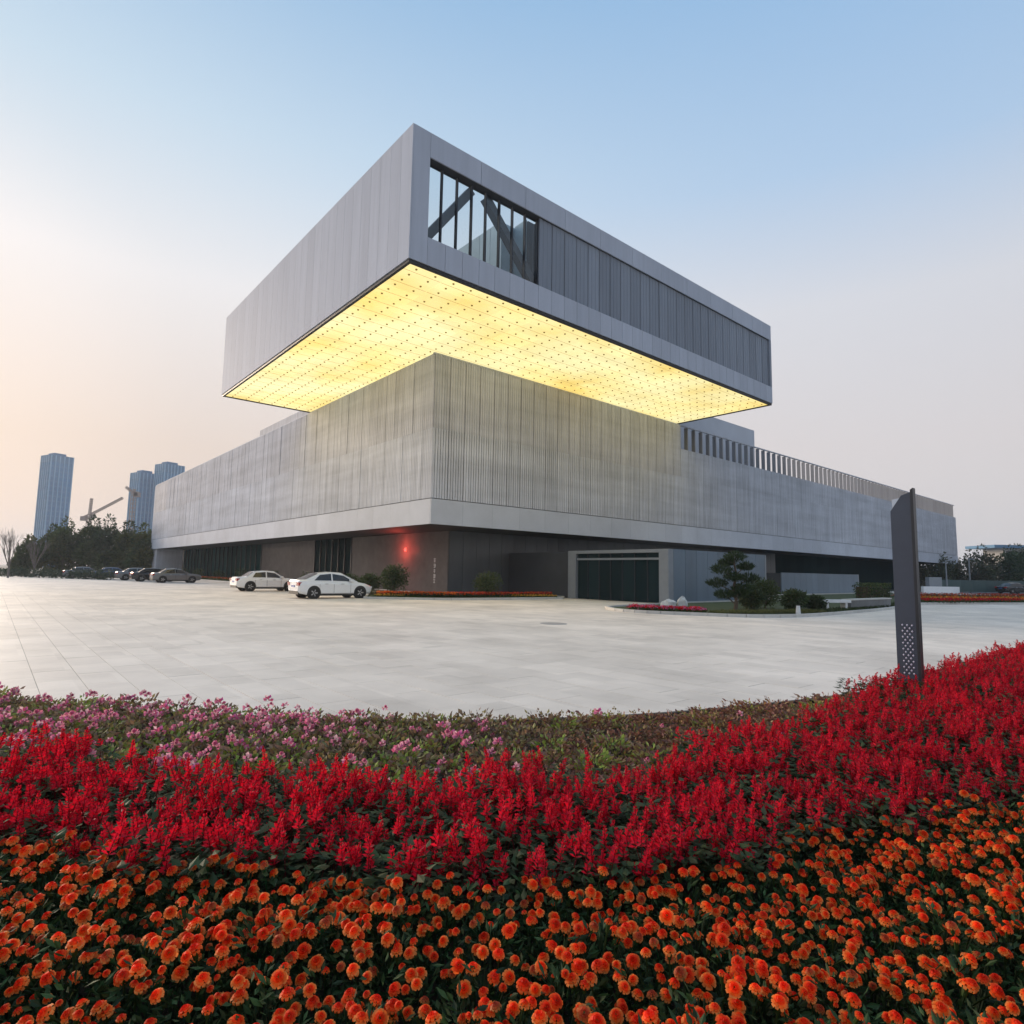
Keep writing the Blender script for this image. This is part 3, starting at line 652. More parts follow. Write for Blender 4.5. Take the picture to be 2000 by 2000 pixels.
# ------------------------------------------------------------------ beds by the museum
def poly_sheet(name, pts, z, m, kerb=True, kw=.16, kh=.12):
    b = MB(); b.add([(x, y, z) for x, y in pts], [tuple(range(len(pts)))]); o = tag(b.build(name, m), kind='structure')
    if kerb:
        me_pts = [Vector((x, y, 0)) for x, y in pts]; cnt = len(me_pts)
        for i in range(cnt):
            a, c = me_pts[i], me_pts[(i + 1) % cnt]; d = (c - a); Ln = d.length
            if Ln < .05: continue
            k = max(1, round(Ln / 1.2)); d.normalize()
            for q in range(k):
                p0 = a + d * (Ln * q / k + .006); p1 = a + d * (Ln * (q + 1) / k - .006); bb = MB(); bb.beam(p0 + Vector((0, 0, kh / 2 - .02)), p1 + Vector((0, 0, kh / 2 - .02)), kw, kh + .04)
                bb.build('kerb_stone', 'kerb', o)
    return o
def curve_pts(P, n=3):
    out_ = []
    for i in range(len(P) - 1):
        p0, p1, p2, p3 = P[max(i - 1, 0)], P[i], P[i + 1], P[min(i + 2, len(P) - 1)]
        for k in range(n):
            t = k / n
            out_.append(tuple(.5 * (2 * p1[a] + (p2[a] - p0[a]) * t + (2 * p0[a] - 5 * p1[a] + 4 * p2[a] - p3[a]) * t * t + (3 * p1[a] - p0[a] - 3 * p2[a] + p3[a]) * t ** 3) for a in (0, 1)))
    return out_ + [P[-1]]
isl_front = curve_pts([(4.6, 29.3), (4.7, 27.2), (5.8, 25.9), (7.4, 25.2), (9.4, 24.5), (11.6, 25.1), (14.2, 27.1), (20.4, 32.9), (27.4, 40.6), (37, 44), (52, 49)])
w1 = W(27, -6); w2 = W(9.3, -10.8); w3 = W(57, -5.5)
isl = isl_front + [(60, 60), (w3.x, w3.y), (w1.x, w1.y), (W(22, -10.8).x, W(22, -10.8).y), (w2.x, w2.y)]
poly_sheet('planted_island', isl, .05, 'grass_ground')
lb = curve_pts([(-8.3, 34.9), (-6, 34.7), (-3.4, 35.1), (0, 37.0), (3.3, 39.3)]); 
lbp = lb + [(W(9.3, -2.2).x, W(9.3, -2.2).y), (W(9.3, 4.0).x, W(9.3, 4.0).y), (W(4.0, 4.0).x, W(4.0, 4.0).y), (W(4.0, 18).x, W(4.0, 18).y), (W(-1.6, 18).x, W(-1.6, 18).y), (W(-1.6, 4.6).x, W(-1.6, 4.6).y)]
poly_sheet('wall_side_bed', lbp, .05, 'grass_ground')
fl = [W(4.0, 19), W(4.0, 80), W(.6, 80), W(.6, 19)]
poly_sheet('long_wall_bed', [(p.x, p.y) for p in fl][::-1], .045, 'grass_ground', True)

def strip(name, P0, P1, width, n, cols, h, label, leafc=(.05, .08, .025), dens_leaf=2, seed=1, size=.05, cat='flowers'):
    """a band of low bedding flowers between two world points: too many to count"""
    r = random.Random(seed); b = MB(); P0, P1 = Vector(P0), Vector(P1); d = P1 - P0; sd = Vector((-d.y, d.x, 0)).normalized()
    for _ in range(n):
        p = P0 + d * r.random() + sd * width * r.uniform(-.5, .5); hh = h * r.uniform(.6, 1.1); p.z = .05
        for k in range(dens_leaf): b.leaf(p + Vector((r.uniform(-.06, .06), r.uniform(-.06, .06), r.uniform(0, hh * .5))), Vector((r.uniform(-.6, .6), r.uniform(-.6, .6), 1)), rv(r), hh * .7, size * 1.1, vary(leafc, r))
        if cols:
            c = vary(r.choice(cols), r, .2)
            for k in range(2): b.leaf(p + Vector((r.uniform(-.04, .04), r.uniform(-.04, .04), hh)), rv(r) + Vector((0, 0, .3)), rv(r), size * 1.6, size * 1.5, c)
    return tag(b.build(name, 'petal' if cols else 'leaf'), label, cat, kind='stuff')
ORC = [(.80, .16, .02), (.85, .22, .02), (.62, .06, .02)]; RDC = [(.52, .012, .02), (.42, .008, .018), (.6, .02, .03)]; PKC = [(.55, .14, .30), (.62, .2, .36), (.45, .05, .14)]; YLC = [(.62, .36, .05), (.7, .42, .06)]
e1 = lb
strip('flower_strip', (-7.9, 36.3, 0), (-3.2, 36.6, 0), .5, 900, ORC, .30, 'orange flower strip along the polished wall beside the white car', seed=2)
strip('flower_strip', (-3.2, 36.7, 0), (2.6, 40.2, 0), .5, 1100, [(.6, .05, .02), (.45, .02, .02), (.7, .12, .02)], .30, 'red-orange flower strip in front of the dark wall', seed=3)
strip('flower_strip', (-7.9, 35.8, 0), (2.9, 39.5, 0), .35, 900, YLC, .16, 'yellow flower edging in front of the dark wall', seed=4)
strip('flower_strip', W(1.1, 20), W(1.1, 78), .7, 1500, [(.45, .07, .03), (.35, .05, .03), (.5, .16, .03)], .4, 'rust-red flower strip running along the far left windows', seed=5)
strip('flower_strip', (5.3, 27.4, 0), (8.2, 25.9, 0), .9, 520, PKC + RDC, .2, 'pink flower patch at the left tip of the island', seed=6)
strip('grass_tufts', (8.5, 25.6, 0), (14, 27.9, 0), 1.0, 1500, None, .16, 'short yellow-green grass below the pruned pine', (.12, .13, .04), 3, 7, .03, 'grass')
strip('grass_tufts', (14, 27.6, 0), (26, 39.8, 0), 1.0, 1800, None, .16, 'dark short grass along the island kerb', (.05, .075, .03), 3, 8, .03, 'grass')
strip('grass_tufts', (-8, 35.2, 0), (3, 39.2, 0), .4, 1200, None, .12, 'green lawn edge in front of the yellow flowers', (.05, .085, .02), 3, 9, .03, 'grass')
strip('flower_strip', (27.2, 41.0, 0), (37, 44.6, 0), .9, 900, RDC, .3, 'dark red flower strip right of the signpost', seed=10)
strip('flower_strip', (29, 43.2, 0), (52, 50.5, 0), 2.2, 2600, ORC + YLC, .35, 'orange flower strip at the right edge beyond the plaza', seed=11)
strip('flower_strip', (31, 48.5, 0), (56, 57.5, 0), 2.2, 1600, [(.4, .03, .02), (.5, .08, .02)], .45, 'rust-red flowers behind the orange strip on the right', seed=12)

# pruned pine with flat cloud pads
r = random.Random(31); pine = empty('pruned_pine', (10.15, 27.7, .05), 0, label='cloud-pruned pine with flat foliage pads standing on the island', cat='tree')
b = MB(); pts = [Vector((0, 0, -.1)), Vector((.08, 0, .5)), Vector((-.04, .05, 1.0)), Vector((.1, 0, 1.6)), Vector((.0, .02, 2.2)), Vector((.08, 0, 2.45))]
for i in range(5): b.cyl(pts[i], pts[i + 1], .10 - .015 * i, .085 - .015 * i, 8, caps=False)
PADK = 1.15
pads = [((.05, 0, 2.42), .42), ((-.62, -.1, 1.85), .40), ((.55, .1, 1.98), .32), ((.62, -.1, 1.45), .42), ((-.78, .05, 1.22), .40), ((-.1, -.15, 1.5), .36), ((.3, -.2, 1.0), .42), ((-.5, -.1, .72), .38), ((.15, .1, .75), .36), ((-.28, .2, 2.15), .3)]
for c, rad in pads: b.cyl((c[0] * .08, 0, max(.3, c[2] - .35)), (c[0] * .8, c[1], c[2] - .05), .035, .018, 5, caps=False)
b.build('trunk', 'bark', pine)
for c, rad in pads:
    pb = MB()
    for _ in range(620):
        d = rv(r).normalized(); p = Vector(c) + Vector((d.x * rad * PADK * r.random() ** .5, d.y * rad * PADK * r.random() ** .5, d.z * rad * .6 * r.random() ** .5))
        pb.leaf(p, Vector((d.x, d.y, .9)) + rv(r) * .8, rv(r), .16 * r.uniform(.7, 1.3), .03, vary(r.choice([(.03, .055, .02), (.045, .075, .022), (.022, .042, .022)]), r))
    pb.build('foliage_pad', 'leaf', pine)
shrub((12.9, 31.0, .05), .95, 1.55, 'large round dark shrub right of the pruned pine', 41)
shrub((13.25, 28.7, .05), .7, 1.0, 'smaller dark shrub beside the white garden post', 42)
shrub((11.6, 29.4, .05), .65, 1.0, 'round shrub directly behind the pruned pine', 43)
shrub((15.1, 30.6, .05), .6, .7, 'low loose shrub left of the white bench', 44, [(.05, .08, .03), (.04, .065, .028)])
shrub((-7.1, 37.6, .05), .95, 2.0, 'tall round shrub in front of the polished wall', 45, n=2600)
shrub((-1.5, 38.6, .05), 1.05, 1.6, 'low wide shrub in front of the dark wall', 46)
shrub((-9.3, 40.2, .05), 1.0, 1.4, 'loose dark shrub behind the white fastback', 47)
shrub((-10.9, 41.5, .05), .7, 1.3, 'small shrub left of the loose dark one behind the cars', 48)
for k in range(6): shrub(W(2.2, 24 + k * 9.5, .05), 1.0, 1.3 + .2 * (k % 3), ('first', 'second', 'third', 'fourth', 'fifth', 'farthest')[k] + ' dark shrub of the long bed below the left windows, counted from the white cars', 80 + k, n=500, size=.16, group='shrubs below the left windows')
# clipped hedge
r = random.Random(51); hd = empty('clipped_hedge', (23.8, 40.2, .05), R(38), label='box-clipped dark hedge behind the grey garden wall', cat='hedge')
b = MB(); b.box(-1.5, 1.5, -.4, .4, 0, 1.05, (.02, .03, .014)); b.build('stems', 'bark', hd)
b = MB()
for _ in range(1800):
    p = Vector((r.uniform(-1.6, 1.6), r.uniform(-.5, .5), r.uniform(.1, 1.25)))
    ax = r.randrange(4)
    if ax < 2: p.y = -.5 + r.uniform(-.06, .06)
    elif ax == 2: p.z = 1.22 + r.uniform(-.06, .06)
    else: p.x = r.choice((-1.6, 1.6))
    b.leaf(p, rv(r), rv(r), .13, .07, vary(r.choice(DKG), r))
b.build('foliage', 'leaf', hd)
# garden wall with white bench slab, bollard, rocks
gw = empty('garden_wall', (18.9, 32.6, .05), R(40), label='low grey stone wall behind the grass, right of the white bench', cat='wall')
for k in range(5):
    b = MB(); b.box(-2.4 + k * 1.1, -2.4 + k * 1.1 + 1.09, -.2, .2, -.1, .46); b.build('stone_block', 'grey_stone', gw)
b = MB(); b.box(-2.45, 3.15, -.24, .24, .462, .52); b.build('coping', 'kerb', gw)
bn = empty('garden_bench', (16.2, 30.6, .05), R(12), label='white slab bench on two legs on the island grass', cat='bench')
b = MB(); b.box(-.78, .78, -.22, .22, .36, .5); b.build('seat', 'white_paint', bn)
for x in (-.6, .48):
    b = MB(); b.box(x, x + .12, -.18, .18, -.05, .357); b.build('leg', 'white_paint', bn)
bo = empty('garden_post', (12.42, 26.45, .05), 0, label='short white tapered garden lamp post at the island kerb', cat='lamp')
b = MB(); b.cyl((0, 0, -.05), (0, 0, .36), .11, .075, 12); b.build('post', 'white_paint', bo)
b = MB(); b.cyl((0, 0, .363), (0, 0, .40), .085, .07, 12); b.build('cap', 'plastic_black', bo)
for k, (x, y, sx_, sz, l) in enumerate(((8.2, 31.6, .42, .30, 'pale white rock, left of two by the entrance pavilion'), (8.9, 31.7, .30, .45, 'pale upright white rock against the pavilion corner'))):
    r = random.Random(90 + k); b = MB(); n, mm = 10, 6
    for i in range(mm + 1):
        ph = math.pi * i / mm
        for j in range(n):
            t = 2 * math.pi * j / n; q = r.uniform(.75, 1.15); b.v.append((sx_ * math.sin(ph) * math.cos(t) * q, sx_ * .7 * math.sin(ph) * math.sin(t) * q, sz * math.cos(ph) * r.uniform(.85, 1.1))); b.c.append((1, 1, 1))
    b.f += [(i * n + j, i * n + (j + 1) % n, (i + 1) * n + (j + 1) % n, (i + 1) * n + j) for i in range(mm) for j in range(n)]
    tag(b.build('garden_rock', 'rock', None, (x, y, .1)), l, 'rock', 'white rocks by the pavilion')

# ------------------------------------------------------------------ far left and far right
def tower(loc, rz, w, d, h, nx, ny, label):
    root = empty('office_tower', loc, rz, label=label, cat='skyscraper', group='glass towers on the left skyline')
    b = MB(); b.box(-w / 2, w / 2, -d / 2, d / 2, -1, h); b.build('shaft', 'tower_glass', root)
    rb = MB(); rb.box(-.45, .45, -.35, .35, 0, h + .5); rme = rb.mesh('rib'); rme.materials.append(M['tower_rib'])
    for k in range(nx + 1):
        obj('rib', rme, root, (-w / 2 + w * k / nx, -d / 2 - .2, 0))
    for k in range(1, ny + 1): obj('rib', rme, root, (-w / 2 - .25, -d / 2 + d * k / ny, 0), math.pi / 2); obj('rib', rme, root, (w / 2 + .25, -d / 2 + d * k / ny, 0), math.pi / 2)
    bb = MB(); bb.box(-w / 2 - .15, w / 2 + .15, -d / 2 - .15, d / 2 + .15, 0, .9); bme = bb.mesh('floor_band'); bme.materials.append(M['tower_cap'])
    z = 4.
    while z < h - 6: obj('floor_band', bme, root, (0, 0, z)); z += 4.2
    b = MB(); b.box(-w / 2 - .5, w / 2 + .5, -d / 2 - .5, d / 2 + .5, h - 5, h + .8); b.build('crown_band', 'tower_cap', root)
    b = MB(); b.box(-w * .3, w * .25, -d * .3, d * .3, h + .8, h + 3); b.build('roof_plant', 'tower_cap', root)
tower((-389, 512, 0), R(62), 16.5, 15.5, 93, 5, 5, 'tall slim blue glass tower standing alone at the left')
tower((-311, 508, 0), R(58), 15, 14, 79, 5, 5, 'shorter blue glass tower right of the crane')
tower((-288.5, 505, 0), R(58), 16, 14, 86, 6, 5, 'blue glass tower partly behind the left end of the museum')
def crane(base, mast_h, jib_end, cj, label, aframe=7):
    root = empty('tower_crane', base, 0, label=label, cat='crane', group='construction cranes on the left skyline')
    def lattice(p0, p1, s_, name):
        b = MB(); p0, p1 = Vector(p0), Vector(p1); d = (p1 - p0).normalized(); u = d.cross(Vector((.3, 1, .2))).normalized() * s_; v = d.cross(u).normalized() * s_
        Ln = (p1 - p0).length; k = max(3, int(Ln / (s_ * 2.6)))
        cs = [u + v, u - v, -u - v, -u + v]
        for c in cs: b.beam(p0 + c, p1 + c, 0.2, 0.2)
        for i in range(k):
            a, e = p0.lerp(p1, i / k), p0.lerp(p1, (i + 1) / k)
            for q in range(4): b.beam(a + cs[q], e + cs[(q + 1) % 4], .16, .16)
        b.build(name, 'crane_steel', root)
    lattice((0, 0, 0), (0, 0, mast_h), .8, 'mast'); top = Vector((0, 0, mast_h)); lattice(top, Vector(jib_end), .42, 'jib'); lattice(top, Vector(cj), .6, 'counter_jib')
    b = MB(); c = Vector(cj); b.box(c.x - 1.3, c.x + 1.3, c.y - 1, c.y + 1, c.z - 1.6, c.z + .6); b.build('counterweight', 'crane_steel', root)
    lattice(top, top + Vector((.3, 0, aframe)), .4, 'apex')
    b = MB(); b.box(.8, 2.4, -1, 1, mast_h - 1.5, mast_h + .6); b.build('cab', 'crane_steel', root)
crane((-209.5, 300, 0), 26.5, (15.8, 0, 35.5), (-2.6, 0, 25.3), 'luffing tower crane above the dense trees', 8.5)
crane((-188.5, 300, 0), 38, (-4.2, 0, 41), (1.6, 0, 37.6), 'crane mast standing close to the shorter glass tower', 2)
fb = empty('flat_roof_building', (224, 252, 0), 0, label='pale far building with a thin flat roof at the right edge', cat='building')
b = MB(); b.box(-28, 40, -6, 10, 15.2, 16.4); b.build('roof', 'tower_cap', fb)
b = MB(); b.box(-22, 40, -3, 8, -1, 15.15); b.build('wall', 'concrete', fb)
b = MB(); b.box(-1, 1, -.2, .2, 0, 2.6); wme = b.mesh('window'); wme.materials.append(M['dark_glass'])
for k in range(14):
    for z in (3, 7.2, 11.4): obj('window', wme, fb, (-20 + k * 4.2, -3.02, z))
hf = empty('site_hoarding', (62, 84, 0), R(10), label='teal construction fence below the trees on the right', cat='fence')
b = MB(); b.box(.01, 1.99, -.03, .03, 0, 1.6); hme = b.mesh('fence_panel'); hme.materials.append(M['hoarding'])
for k in range(10): obj('fence_panel', hme, hf, (-4 + k * 2.0, 0, .1))
b = MB()
for k in range(11): b.box(-4.04 + k * 2, -3.96 + k * 2, .04, .12, 0, 1.75)
b.build('fence_post', 'frame_pale', hf)
lw = empty('white_wall', (55.5, 79, 0), R(10), label='low white wall piece at the left end of the teal fence', cat='wall')
b = MB(); b.box(-2.6, 2.8, -.2, .2, 0, .8); b.build('wall', 'white_paint', lw); b = MB(); b.box(-1.6, .3, -.1, .5, .8, 2.0); b.build('cabinet', 'frame_pale', lw)
for k, (x, y, h, l) in enumerate(((58.6, 82, 4.2, 'pale lamp pole in front of the trees on the right'), (64, 85, 4.6, 'second thin pale pole among the right-hand trees'))):
    rt = empty('lamp_pole', (x, y, 0), 0, label=l, cat='lamp post', group='poles on the right'); b = MB(); b.cyl((0, 0, -.1), (0, 0, h), .12, .07, 8); b.build('pole', 'frame_pale', rt)
    b = MB(); b.box(-.1, .7, -.1, .1, h, h + .12); b.build('lamp_head', 'frame_pale', rt)
r = random.Random(71); lh = empty('low_hedge', (-56, 76, 0), R(-25), label='low grey-green hedge at the far left edge of the plaza', cat='hedge'); b = MB()
for _ in range(2500): b.leaf(Vector((r.uniform(-14, 10), r.uniform(-.6, .6), r.uniform(.05, 1.0))), rv(r), rv(r), .32, .16, vary((.05, .07, .045), r))
b.build('foliage', 'leaf', lh)

mh = empty('manhole_cover', (1.4, 19.8, 0), 0, label='round dark manhole cover in the middle of the pale plaza', cat='manhole cover')
b = MB(); b.cyl((0, 0, -.02), (0, 0, .006), .36, .36, 28); b.build('lid', 'cast_iron', mh)
b = MB()
for k in range(28):
    a0, a1 = 6.2832 * k / 28, 6.2832 * (k + 1) / 28
    b.add([(r_ * math.cos(a_), r_ * math.sin(a_), z_) for r_, z_ in ((.365, .008), (.43, .008), (.44, .0)) for a_ in (a0, a1)], [(0, 2, 3, 1), (2, 4, 5, 3)])
b.build('ring', 'cast_iron', mh)
# ------------------------------------------------------------------ signpost
sg = empty('sign_pillar', (5.02, 8.0, 0), TH, label='tall dark grey sign pillar with slanted top rising from red flowers', cat='sign')
SW, SD = .235, .09      # width along local y, depth along local x ; front faces -x
def sprism(name, poly, x0, x1, m):
    b = MB(); n = len(poly); b.add([(x0, y, z) for y, z in poly] + [(x1, y, z) for y, z in poly],
        [tuple(range(n)), tuple(range(2 * n - 1, n - 1, -1))] + [(i, n + i, n + (i + 1) % n, (i + 1) % n) for i in range(n)]); return b.build(name, m, sg)
sprism('front_slab', [(0, -.1), (-SW, -.1), (-SW, 2.735), (-SW * .55, 2.70), (0, 2.50)], 0, SD * .62, 'sign_grey')
sprism('side_fin', [(-SW + .0, -.1), (-SW - .035, -.1), (-SW - .035, 2.79), (-SW - .002, 2.765)], -.012, SD, 'sign_dark')
sprism('back_plate', [(-.003, -.1), (-SW + .003, -.1), (-SW + .003, 2.70), (-.003, 2.66)], SD * .62 + .004, SD, 'sign_pale')
b = MB()
for k in range(17):
    for j in range(5):
        if (k + j) % 2: continue
        y = -SW * .34 - j * .027; z = 1.02 - k * .038
        s_ = .0135; b.add([(-.004, y - s_, z), (-.004, y, z - s_ * 1.15), (-.004, y + s_, z), (-.004, y, z + s_ * 1.15), (-.008, y, z)], [(0, 1, 4), (1, 2, 4), (2, 3, 4), (3, 0, 4)])
tag(b.build('lattice_marks', 'sign_dots', sg), kind='stuff')

# ------------------------------------------------------------------ front flower bed
b = MB(); n = len(SE)
b.add([(x, y, .03) for x, y in SE] + [(x, -3, .03) for x, y in SE], [(i, n + i, n + i + 1, i + 1) for i in range(n - 1)])
bed = tag(b.build('flower_bed', 'soil'), kind='structure')
b = MB()
for i in range(n - 1):
    b.beam((SE[i][0], SE[i][1], .05), (SE[i + 1][0], SE[i + 1][1], .05), .05, .16)
b.build('bed_edging', 'kerb_dark', bed)

def marigold_foliage(r):
    b = MB()
    for _ in range(190):
        a = r.uniform(0, 6.28); q = .14 * r.random() ** .5; z = .05 + .20 * r.random() * (1 - (q / .17) ** 2)
        d = Vector((math.cos(a) * r.uniform(.3, 1), math.sin(a) * r.uniform(.3, 1), r.uniform(-.1, .9)))
        b.leaf(Vector((math.cos(a) * q, math.sin(a) * q, z)), d, rv(r), r.uniform(.025, .055), r.uniform(.010, .018), vary(r.choice([(.030, .068, .022), (.042, .090, .028), (.022, .048, .020), (.065, .09, .03)]), r, .3))
    for _ in range(5): a = r.uniform(0, 6.28); b.cyl((0, 0, 0), (math.cos(a) * .07, math.sin(a) * .07, .2), .004, .003, 4, (.03, .05, .02), False)
    return b
def marigold_head(r, rad, deep):
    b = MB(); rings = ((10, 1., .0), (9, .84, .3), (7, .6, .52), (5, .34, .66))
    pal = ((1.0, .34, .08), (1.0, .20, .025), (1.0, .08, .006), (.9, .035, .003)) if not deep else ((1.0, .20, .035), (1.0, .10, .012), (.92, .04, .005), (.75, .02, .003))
    for k, (m, f_, up) in enumerate(rings):
        c = pal[k]
        for j in range(m):
            a = 6.283 * (j + .5 * (k % 2)) / m + r.uniform(-.12, .12); d = Vector((math.cos(a), math.sin(a), 0)); sd = Vector((-d.y, d.x, 0))
            L = rad * f_ * r.uniform(.92, 1.06); w = 6.283 * L / m * .75; z = rad * up
            p0 = d * L * .2 + Vector((0, 0, z)); p1 = d * L * .72 + Vector((0, 0, z + rad * .2)); p2 = d * L * .98 + Vector((0, 0, z + rad * r.uniform(.0, .14))); p3 = d * L * .9 + Vector((0, 0, z - rad * .18))
            cc = vary(c, r, .12)
            b.add([p0, p1 + sd * w * .55, p2 + sd * w * .42, p2 - sd * w * .42, p1 - sd * w * .55, p3 + sd * w * .35, p3 - sd * w * .35], [(0, 4, 1), (1, 4, 3, 2), (2, 3, 6, 5)], cc)
    b.cyl((0, 0, -.025), (0, 0, .004), .006, rad * .5, 7, (.05, .09, .02), False); b.cyl((0, 0, -.11), (0, 0, -.025), .0025, .003, 4, (.04, .07, .02), False)
    return b
def faded_head(r):
    b = marigold_head(r, .018, True); b.c = [(c[0] * .62, c[1] * .9 + .04, c[2] + .02) for c in b.c]; return b
def salvia_foliage(r):
    b = MB()
    for _ in range(110):
        a = r.uniform(0, 6.28); q = .13 * r.random() ** .5; z = .06 + .22 * r.random()
        d = Vector((math.cos(a), math.sin(a), r.uniform(-.4, .6)))
        b.leaf(Vector((math.cos(a) * q, math.sin(a) * q, z)), d, Vector((0, 0, 1)) + rv(r) * .6, r.uniform(.04, .075), r.uniform(.022, .04), vary(r.choice([(.04, .07, .025), (.055, .085, .03), (.03, .05, .022), (.08, .09, .04)]), r, .3))
    return b
def salvia_spike(r, h):
    b = MB(); b.cyl((0, 0, -.14), (0, 0, h), .003, .0015, 4, (.16, .015, .02), False)
    nl = int(h / .012)
    for k in range(nl):
        t = k / nl; z = h * t
        for j in range(4):
            a = 6.283 * j / 4 + k * .8 + r.uniform(-.3, .3); d = Vector((math.cos(a), math.sin(a), .35 + t * 1.2)); L = .034 * (1 - .62 * t) * r.uniform(.75, 1.2)
            b.leaf(Vector((0, 0, z)), d, rv(r), L, .013 * (1.1 - .5 * t), vary(r.choice([(.70, .007, .028), (.80, .014, .042), (.52, .005, .020), (.62, .02, .05)]), r, .18))
    return b
def begonia_foliage(r):
    b = MB(); lime = r.random() < .3
    cols = [(.27, .21, .09), (.19, .17, .075), (.27, .18, .11), (.18, .115, .085), (.32, .28, .11), (.21, .135, .10)]
    for _ in range(120):
        a = r.uniform(0, 6.28); q = .15 * r.random() ** .5; z = .05 + .14 * r.random()
        d = Vector((math.cos(a) * .8, math.sin(a) * .8, r.uniform(.0, 1.3)))
        b.leaf(Vector((math.cos(a) * q, math.sin(a) * q, z)), d, rv(r), r.uniform(.03, .065), r.uniform(.015, .034), vary(r.choice(cols) if not lime or r.random() < .6 else (.26, .34, .06), r, .3))
    return b
def blossom(r, c):
    b = MB()
    for _ in range(14):
        d = Vector((r.uniform(-1, 1), r.uniform(-1, 1), r.uniform(.1, 1))).normalized(); b.leaf(d * .012 + Vector((0, 0, r.uniform(0, .02))), d, rv(r), .028, .024, vary(r.choice(c), r, .2))
    return b
def variants(fn, k, name, m):
    out_ = []
    for i in range(k):
        mb = fn(random.Random(300 + i * 13)); me = mb.mesh(name); me.materials.append(M[m]); out_.append((me, np.array(mb.v), mb.f, np.array(mb.c)))
    return out_
MF = variants(marigold_foliage, 6, 'foliage', 'leaf')
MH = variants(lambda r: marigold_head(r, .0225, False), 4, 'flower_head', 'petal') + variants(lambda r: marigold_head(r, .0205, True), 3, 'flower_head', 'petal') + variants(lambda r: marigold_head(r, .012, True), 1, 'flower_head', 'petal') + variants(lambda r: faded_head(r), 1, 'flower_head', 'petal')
SF = variants(salvia_foliage, 4, 'foliage', 'leaf'); SS = [variants(lambda r, h=h: salvia_spike(r, h), 1, 'flower_spike', 'petal')[0] for h in (.045, .055, .065, .08, .095, .11)]
BF = variants(begonia_foliage, 5, 'foliage', 'leaf')
def brown_foliage(r):
    b = begonia_foliage(r); b.c = [(c[0] * .95 + .02, c[1] * .72, c[2] * .8) for c in b.c]; b.v = [(v[0], v[1], v[2] * .8) for v in b.v]; return b
BFB = variants(brown_foliage, 5, 'foliage', 'leaf')
BB = variants(lambda r: blossom(r, [(.74, .25, .38), (.80, .40, .48), (.56, .12, .24), (.62, .16, .36), (.82, .52, .52)]), 4, 'blossom', 'petal')
BBR = variants(lambda r: blossom(r, [(.5, .42, .2), (.3, .25, .12)]), 1, 'blossom', 'petal')

class Stuff:
    def __init__(s): s.v = []; s.f = []; s.c = []; s.n = 0
    def add(s, var, mw, r):
        me, v, f, c = var; A = np.array(mw); q = v @ A[:3, :3].T + A[:3, 3]; s.v.append(q); s.c.append(c * r.uniform(.85, 1.15)); s.f += [tuple(i + s.n for i in t) for t in f]; s.n += len(v)
    def build(s, name, m, **k):
        if not s.n: return
        me = bpy.data.meshes.new(name); me.from_pydata(np.vstack(s.v).tolist(), [], s.f); at = me.attributes.new('col', 'FLOAT_COLOR', 'POINT')
        a = np.ones((s.n, 4), np.float32); a[:, :3] = np.vstack(s.c); at.data.foreach_set('color', a.ravel()); me.materials.append(M[m]); tag(obj(name, me), kind='stuff', **k)

def scatter(s_, cond):
    r = random.Random(int(s_ * 1000)); P = []
    y = 1.3; row = 0
    while y < 16:
        x = -10 + (s_ / 2 if row % 2 else 0)
        while x < 16:
            px, py = x + r.uniform(-.32, .32) * s_, y + r.uniform(-.32, .32) * s_
            if abs(px) < .87 * py + .35 and py < edge_y(px) - .1 and cond(px, py) and math.hypot(px - 5.1, py - 8.1) > .25: P.append((math.hypot(px, py), px, py))
            x += s_
        y += s_ * .87; row += 1
    P.sort(); return P
def zone(x, y):
    if y < interp(RED0, x) + .08 * math.sin(x * 5) : return 'm'
    if y < interp(BEG0, x) + .10 * math.sin(x * 4 + 1): return 's'
    return 'b'
def plant_all(P, name, label, cat, group, fol, flowers, rest_label):
    """flowers(r, x, y) -> list of (variant, local matrix)"""
    r = random.Random(len(P)); sf, sp = Stuff(), Stuff()
    for k, (d, x, y) in enumerate(P):
        fv = r.choice(fol(x, y) if callable(fol) else fol); sc = r.uniform(.85, 1.18); rz = r.uniform(-.25, .25); F = flowers(r, x, y)
        mw = Matrix.Translation((x, y, .03)) @ Matrix.Rotation(rz, 4, 'Z') @ Matrix.Diagonal((sc, sc, sc * r.uniform(.9, 1.1), 1))
        if k < 300:
            root = empty(name, (x, y, .03), rz, label=label, cat=cat, group=group); root.scale = (sc, sc, sc)
            obj('foliage', fv[0], root)
            for v, lm_ in F: o = obj(v[0].name.split('.')[0], v[0], root); o.matrix_local = lm_
        else:
            sf.add(fv, mw, r)
            for v, lm_ in F: sp.add(v, mw @ lm_, r)
    sf.build(name + '_foliage', 'leaf', label=rest_label + ' foliage', cat=cat); sp.build(name + '_flowers', 'petal', label=rest_label + ' flowers', cat=cat)
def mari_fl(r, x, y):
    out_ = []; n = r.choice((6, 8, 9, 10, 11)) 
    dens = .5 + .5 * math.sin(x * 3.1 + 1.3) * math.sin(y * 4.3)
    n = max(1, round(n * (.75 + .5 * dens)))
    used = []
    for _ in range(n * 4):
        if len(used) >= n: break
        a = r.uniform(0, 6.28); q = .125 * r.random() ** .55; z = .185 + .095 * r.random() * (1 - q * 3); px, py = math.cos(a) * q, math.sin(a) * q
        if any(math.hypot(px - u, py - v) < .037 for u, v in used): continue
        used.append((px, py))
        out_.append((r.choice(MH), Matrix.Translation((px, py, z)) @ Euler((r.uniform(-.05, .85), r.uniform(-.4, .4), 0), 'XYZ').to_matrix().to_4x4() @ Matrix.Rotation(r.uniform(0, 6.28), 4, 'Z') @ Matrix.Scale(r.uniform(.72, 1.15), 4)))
    return out_
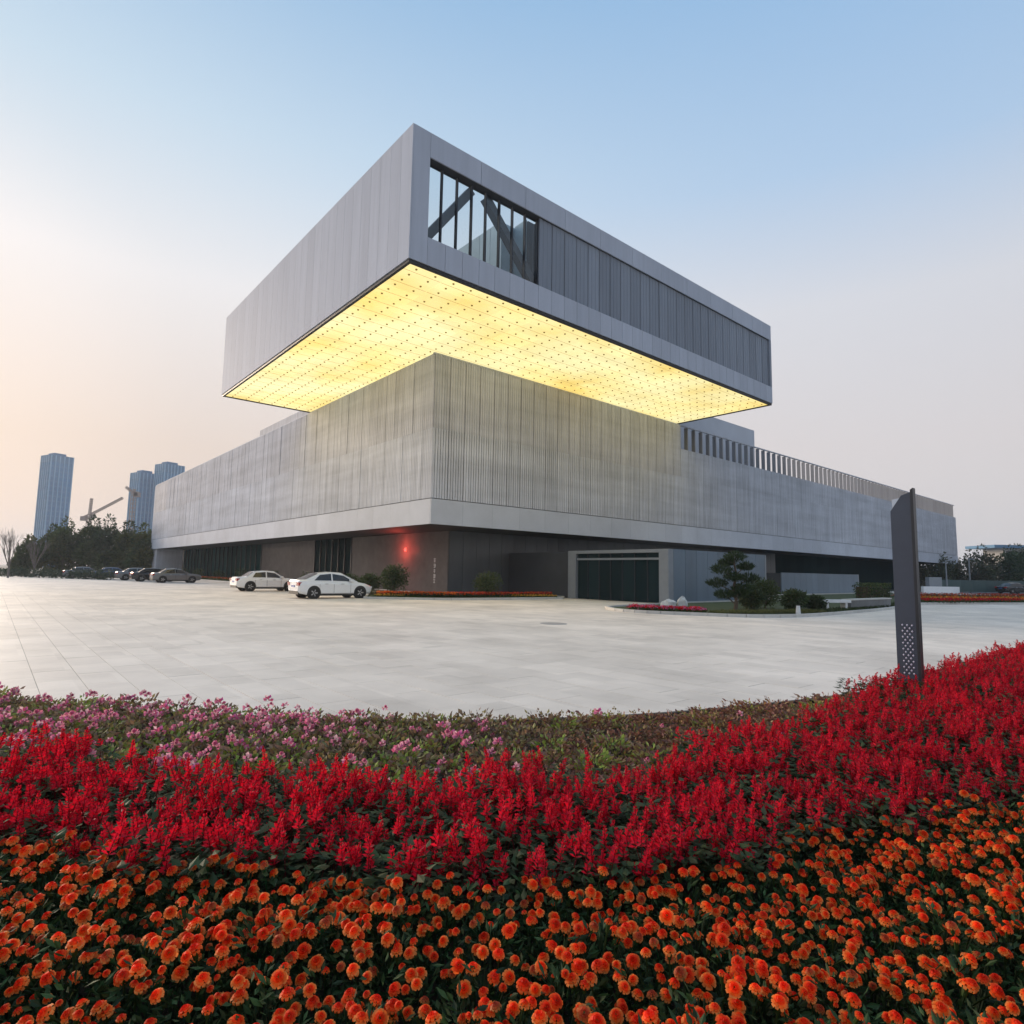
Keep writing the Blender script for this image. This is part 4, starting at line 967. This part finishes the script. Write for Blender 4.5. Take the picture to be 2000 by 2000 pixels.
def salv_fl(r, x, y):
    out_ = []; n = r.choice((5, 9, 11, 13, 14, 16))
    if r.random() < .12: n = 1
    for _ in range(n):
        a = r.uniform(0, 6.28); q = .135 * r.random() ** .55
        out_.append((r.choice(SS), Matrix.Translation((math.cos(a) * q, math.sin(a) * q, r.uniform(.19, .31))) @ Euler((r.uniform(-.35, .35), r.uniform(-.35, .35), 0)).to_matrix().to_4x4()))
    return out_
def beg_fl(r, x, y):
    p = min(1, max(.04, (.3 - x) / 2.2)) if y > interp(BEG0, x) else 0
    patch = .5 + .5 * math.sin(x * 2.3 + y * 1.1) * math.cos(y * 1.9 - x)
    out_ = []
    for _ in range(4):
        if r.random() < p * (.1 + .75 * patch):
            a = r.uniform(0, 6.28); q = .13 * r.random() ** .5
            out_.append((r.choice(BB), Matrix.Translation((math.cos(a) * q, math.sin(a) * q, r.uniform(.15, .23))) @ Matrix.Scale(r.uniform(.8, 1.4), 4)))
    if r.random() < .12: out_.append((BBR[0], Matrix.Translation((r.uniform(-.1, .1), r.uniform(-.1, .1), .19)) @ Matrix.Scale(.7, 4)))
    return out_
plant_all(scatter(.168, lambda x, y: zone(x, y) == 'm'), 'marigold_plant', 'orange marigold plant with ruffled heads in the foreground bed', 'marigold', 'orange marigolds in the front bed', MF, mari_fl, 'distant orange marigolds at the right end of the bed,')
plant_all(scatter(.20, lambda x, y: zone(x, y) == 's'), 'salvia_plant', 'red salvia plant with upright spikes behind the marigolds', 'salvia', 'red salvias in the front bed', SF, salv_fl, 'farther red salvias around the sign pillar,')
plant_all(scatter(.225, lambda x, y: zone(x, y) == 'b'), 'begonia_plant', 'low bronze-green bedding plant between the red salvias and the plaza', 'bedding plant', 'pink and bronze bedding plants in the front bed', lambda x, y: BFB if x > .2 + 1.2 * math.sin(x * 9 + y * 7) else BF, beg_fl, 'farther pink and bronze bedding plants along the plaza edge,')

# ------------------------------------------------------------------ evening haze
hz = MB(); hz.box(-1905, 1905, -305, 2405, -1.1, 104)
m = bpy.data.materials.new('haze_air'); m.use_nodes = True; t = m.node_tree; t.nodes.remove(t.nodes['Principled BSDF'])
pv_ = t.nodes.new('ShaderNodeVolumePrincipled'); pv_.inputs['Color'].default_value = (.86, .92, 1, 1); pv_.inputs['Density'].default_value = .0003; pv_.inputs['Anisotropy'].default_value = .2
t.links.new(pv_.outputs[0], t.nodes['Material Output'].inputs['Volume']); M['haze'] = m
tag(hz.build('haze', 'haze'), kind='stuff')
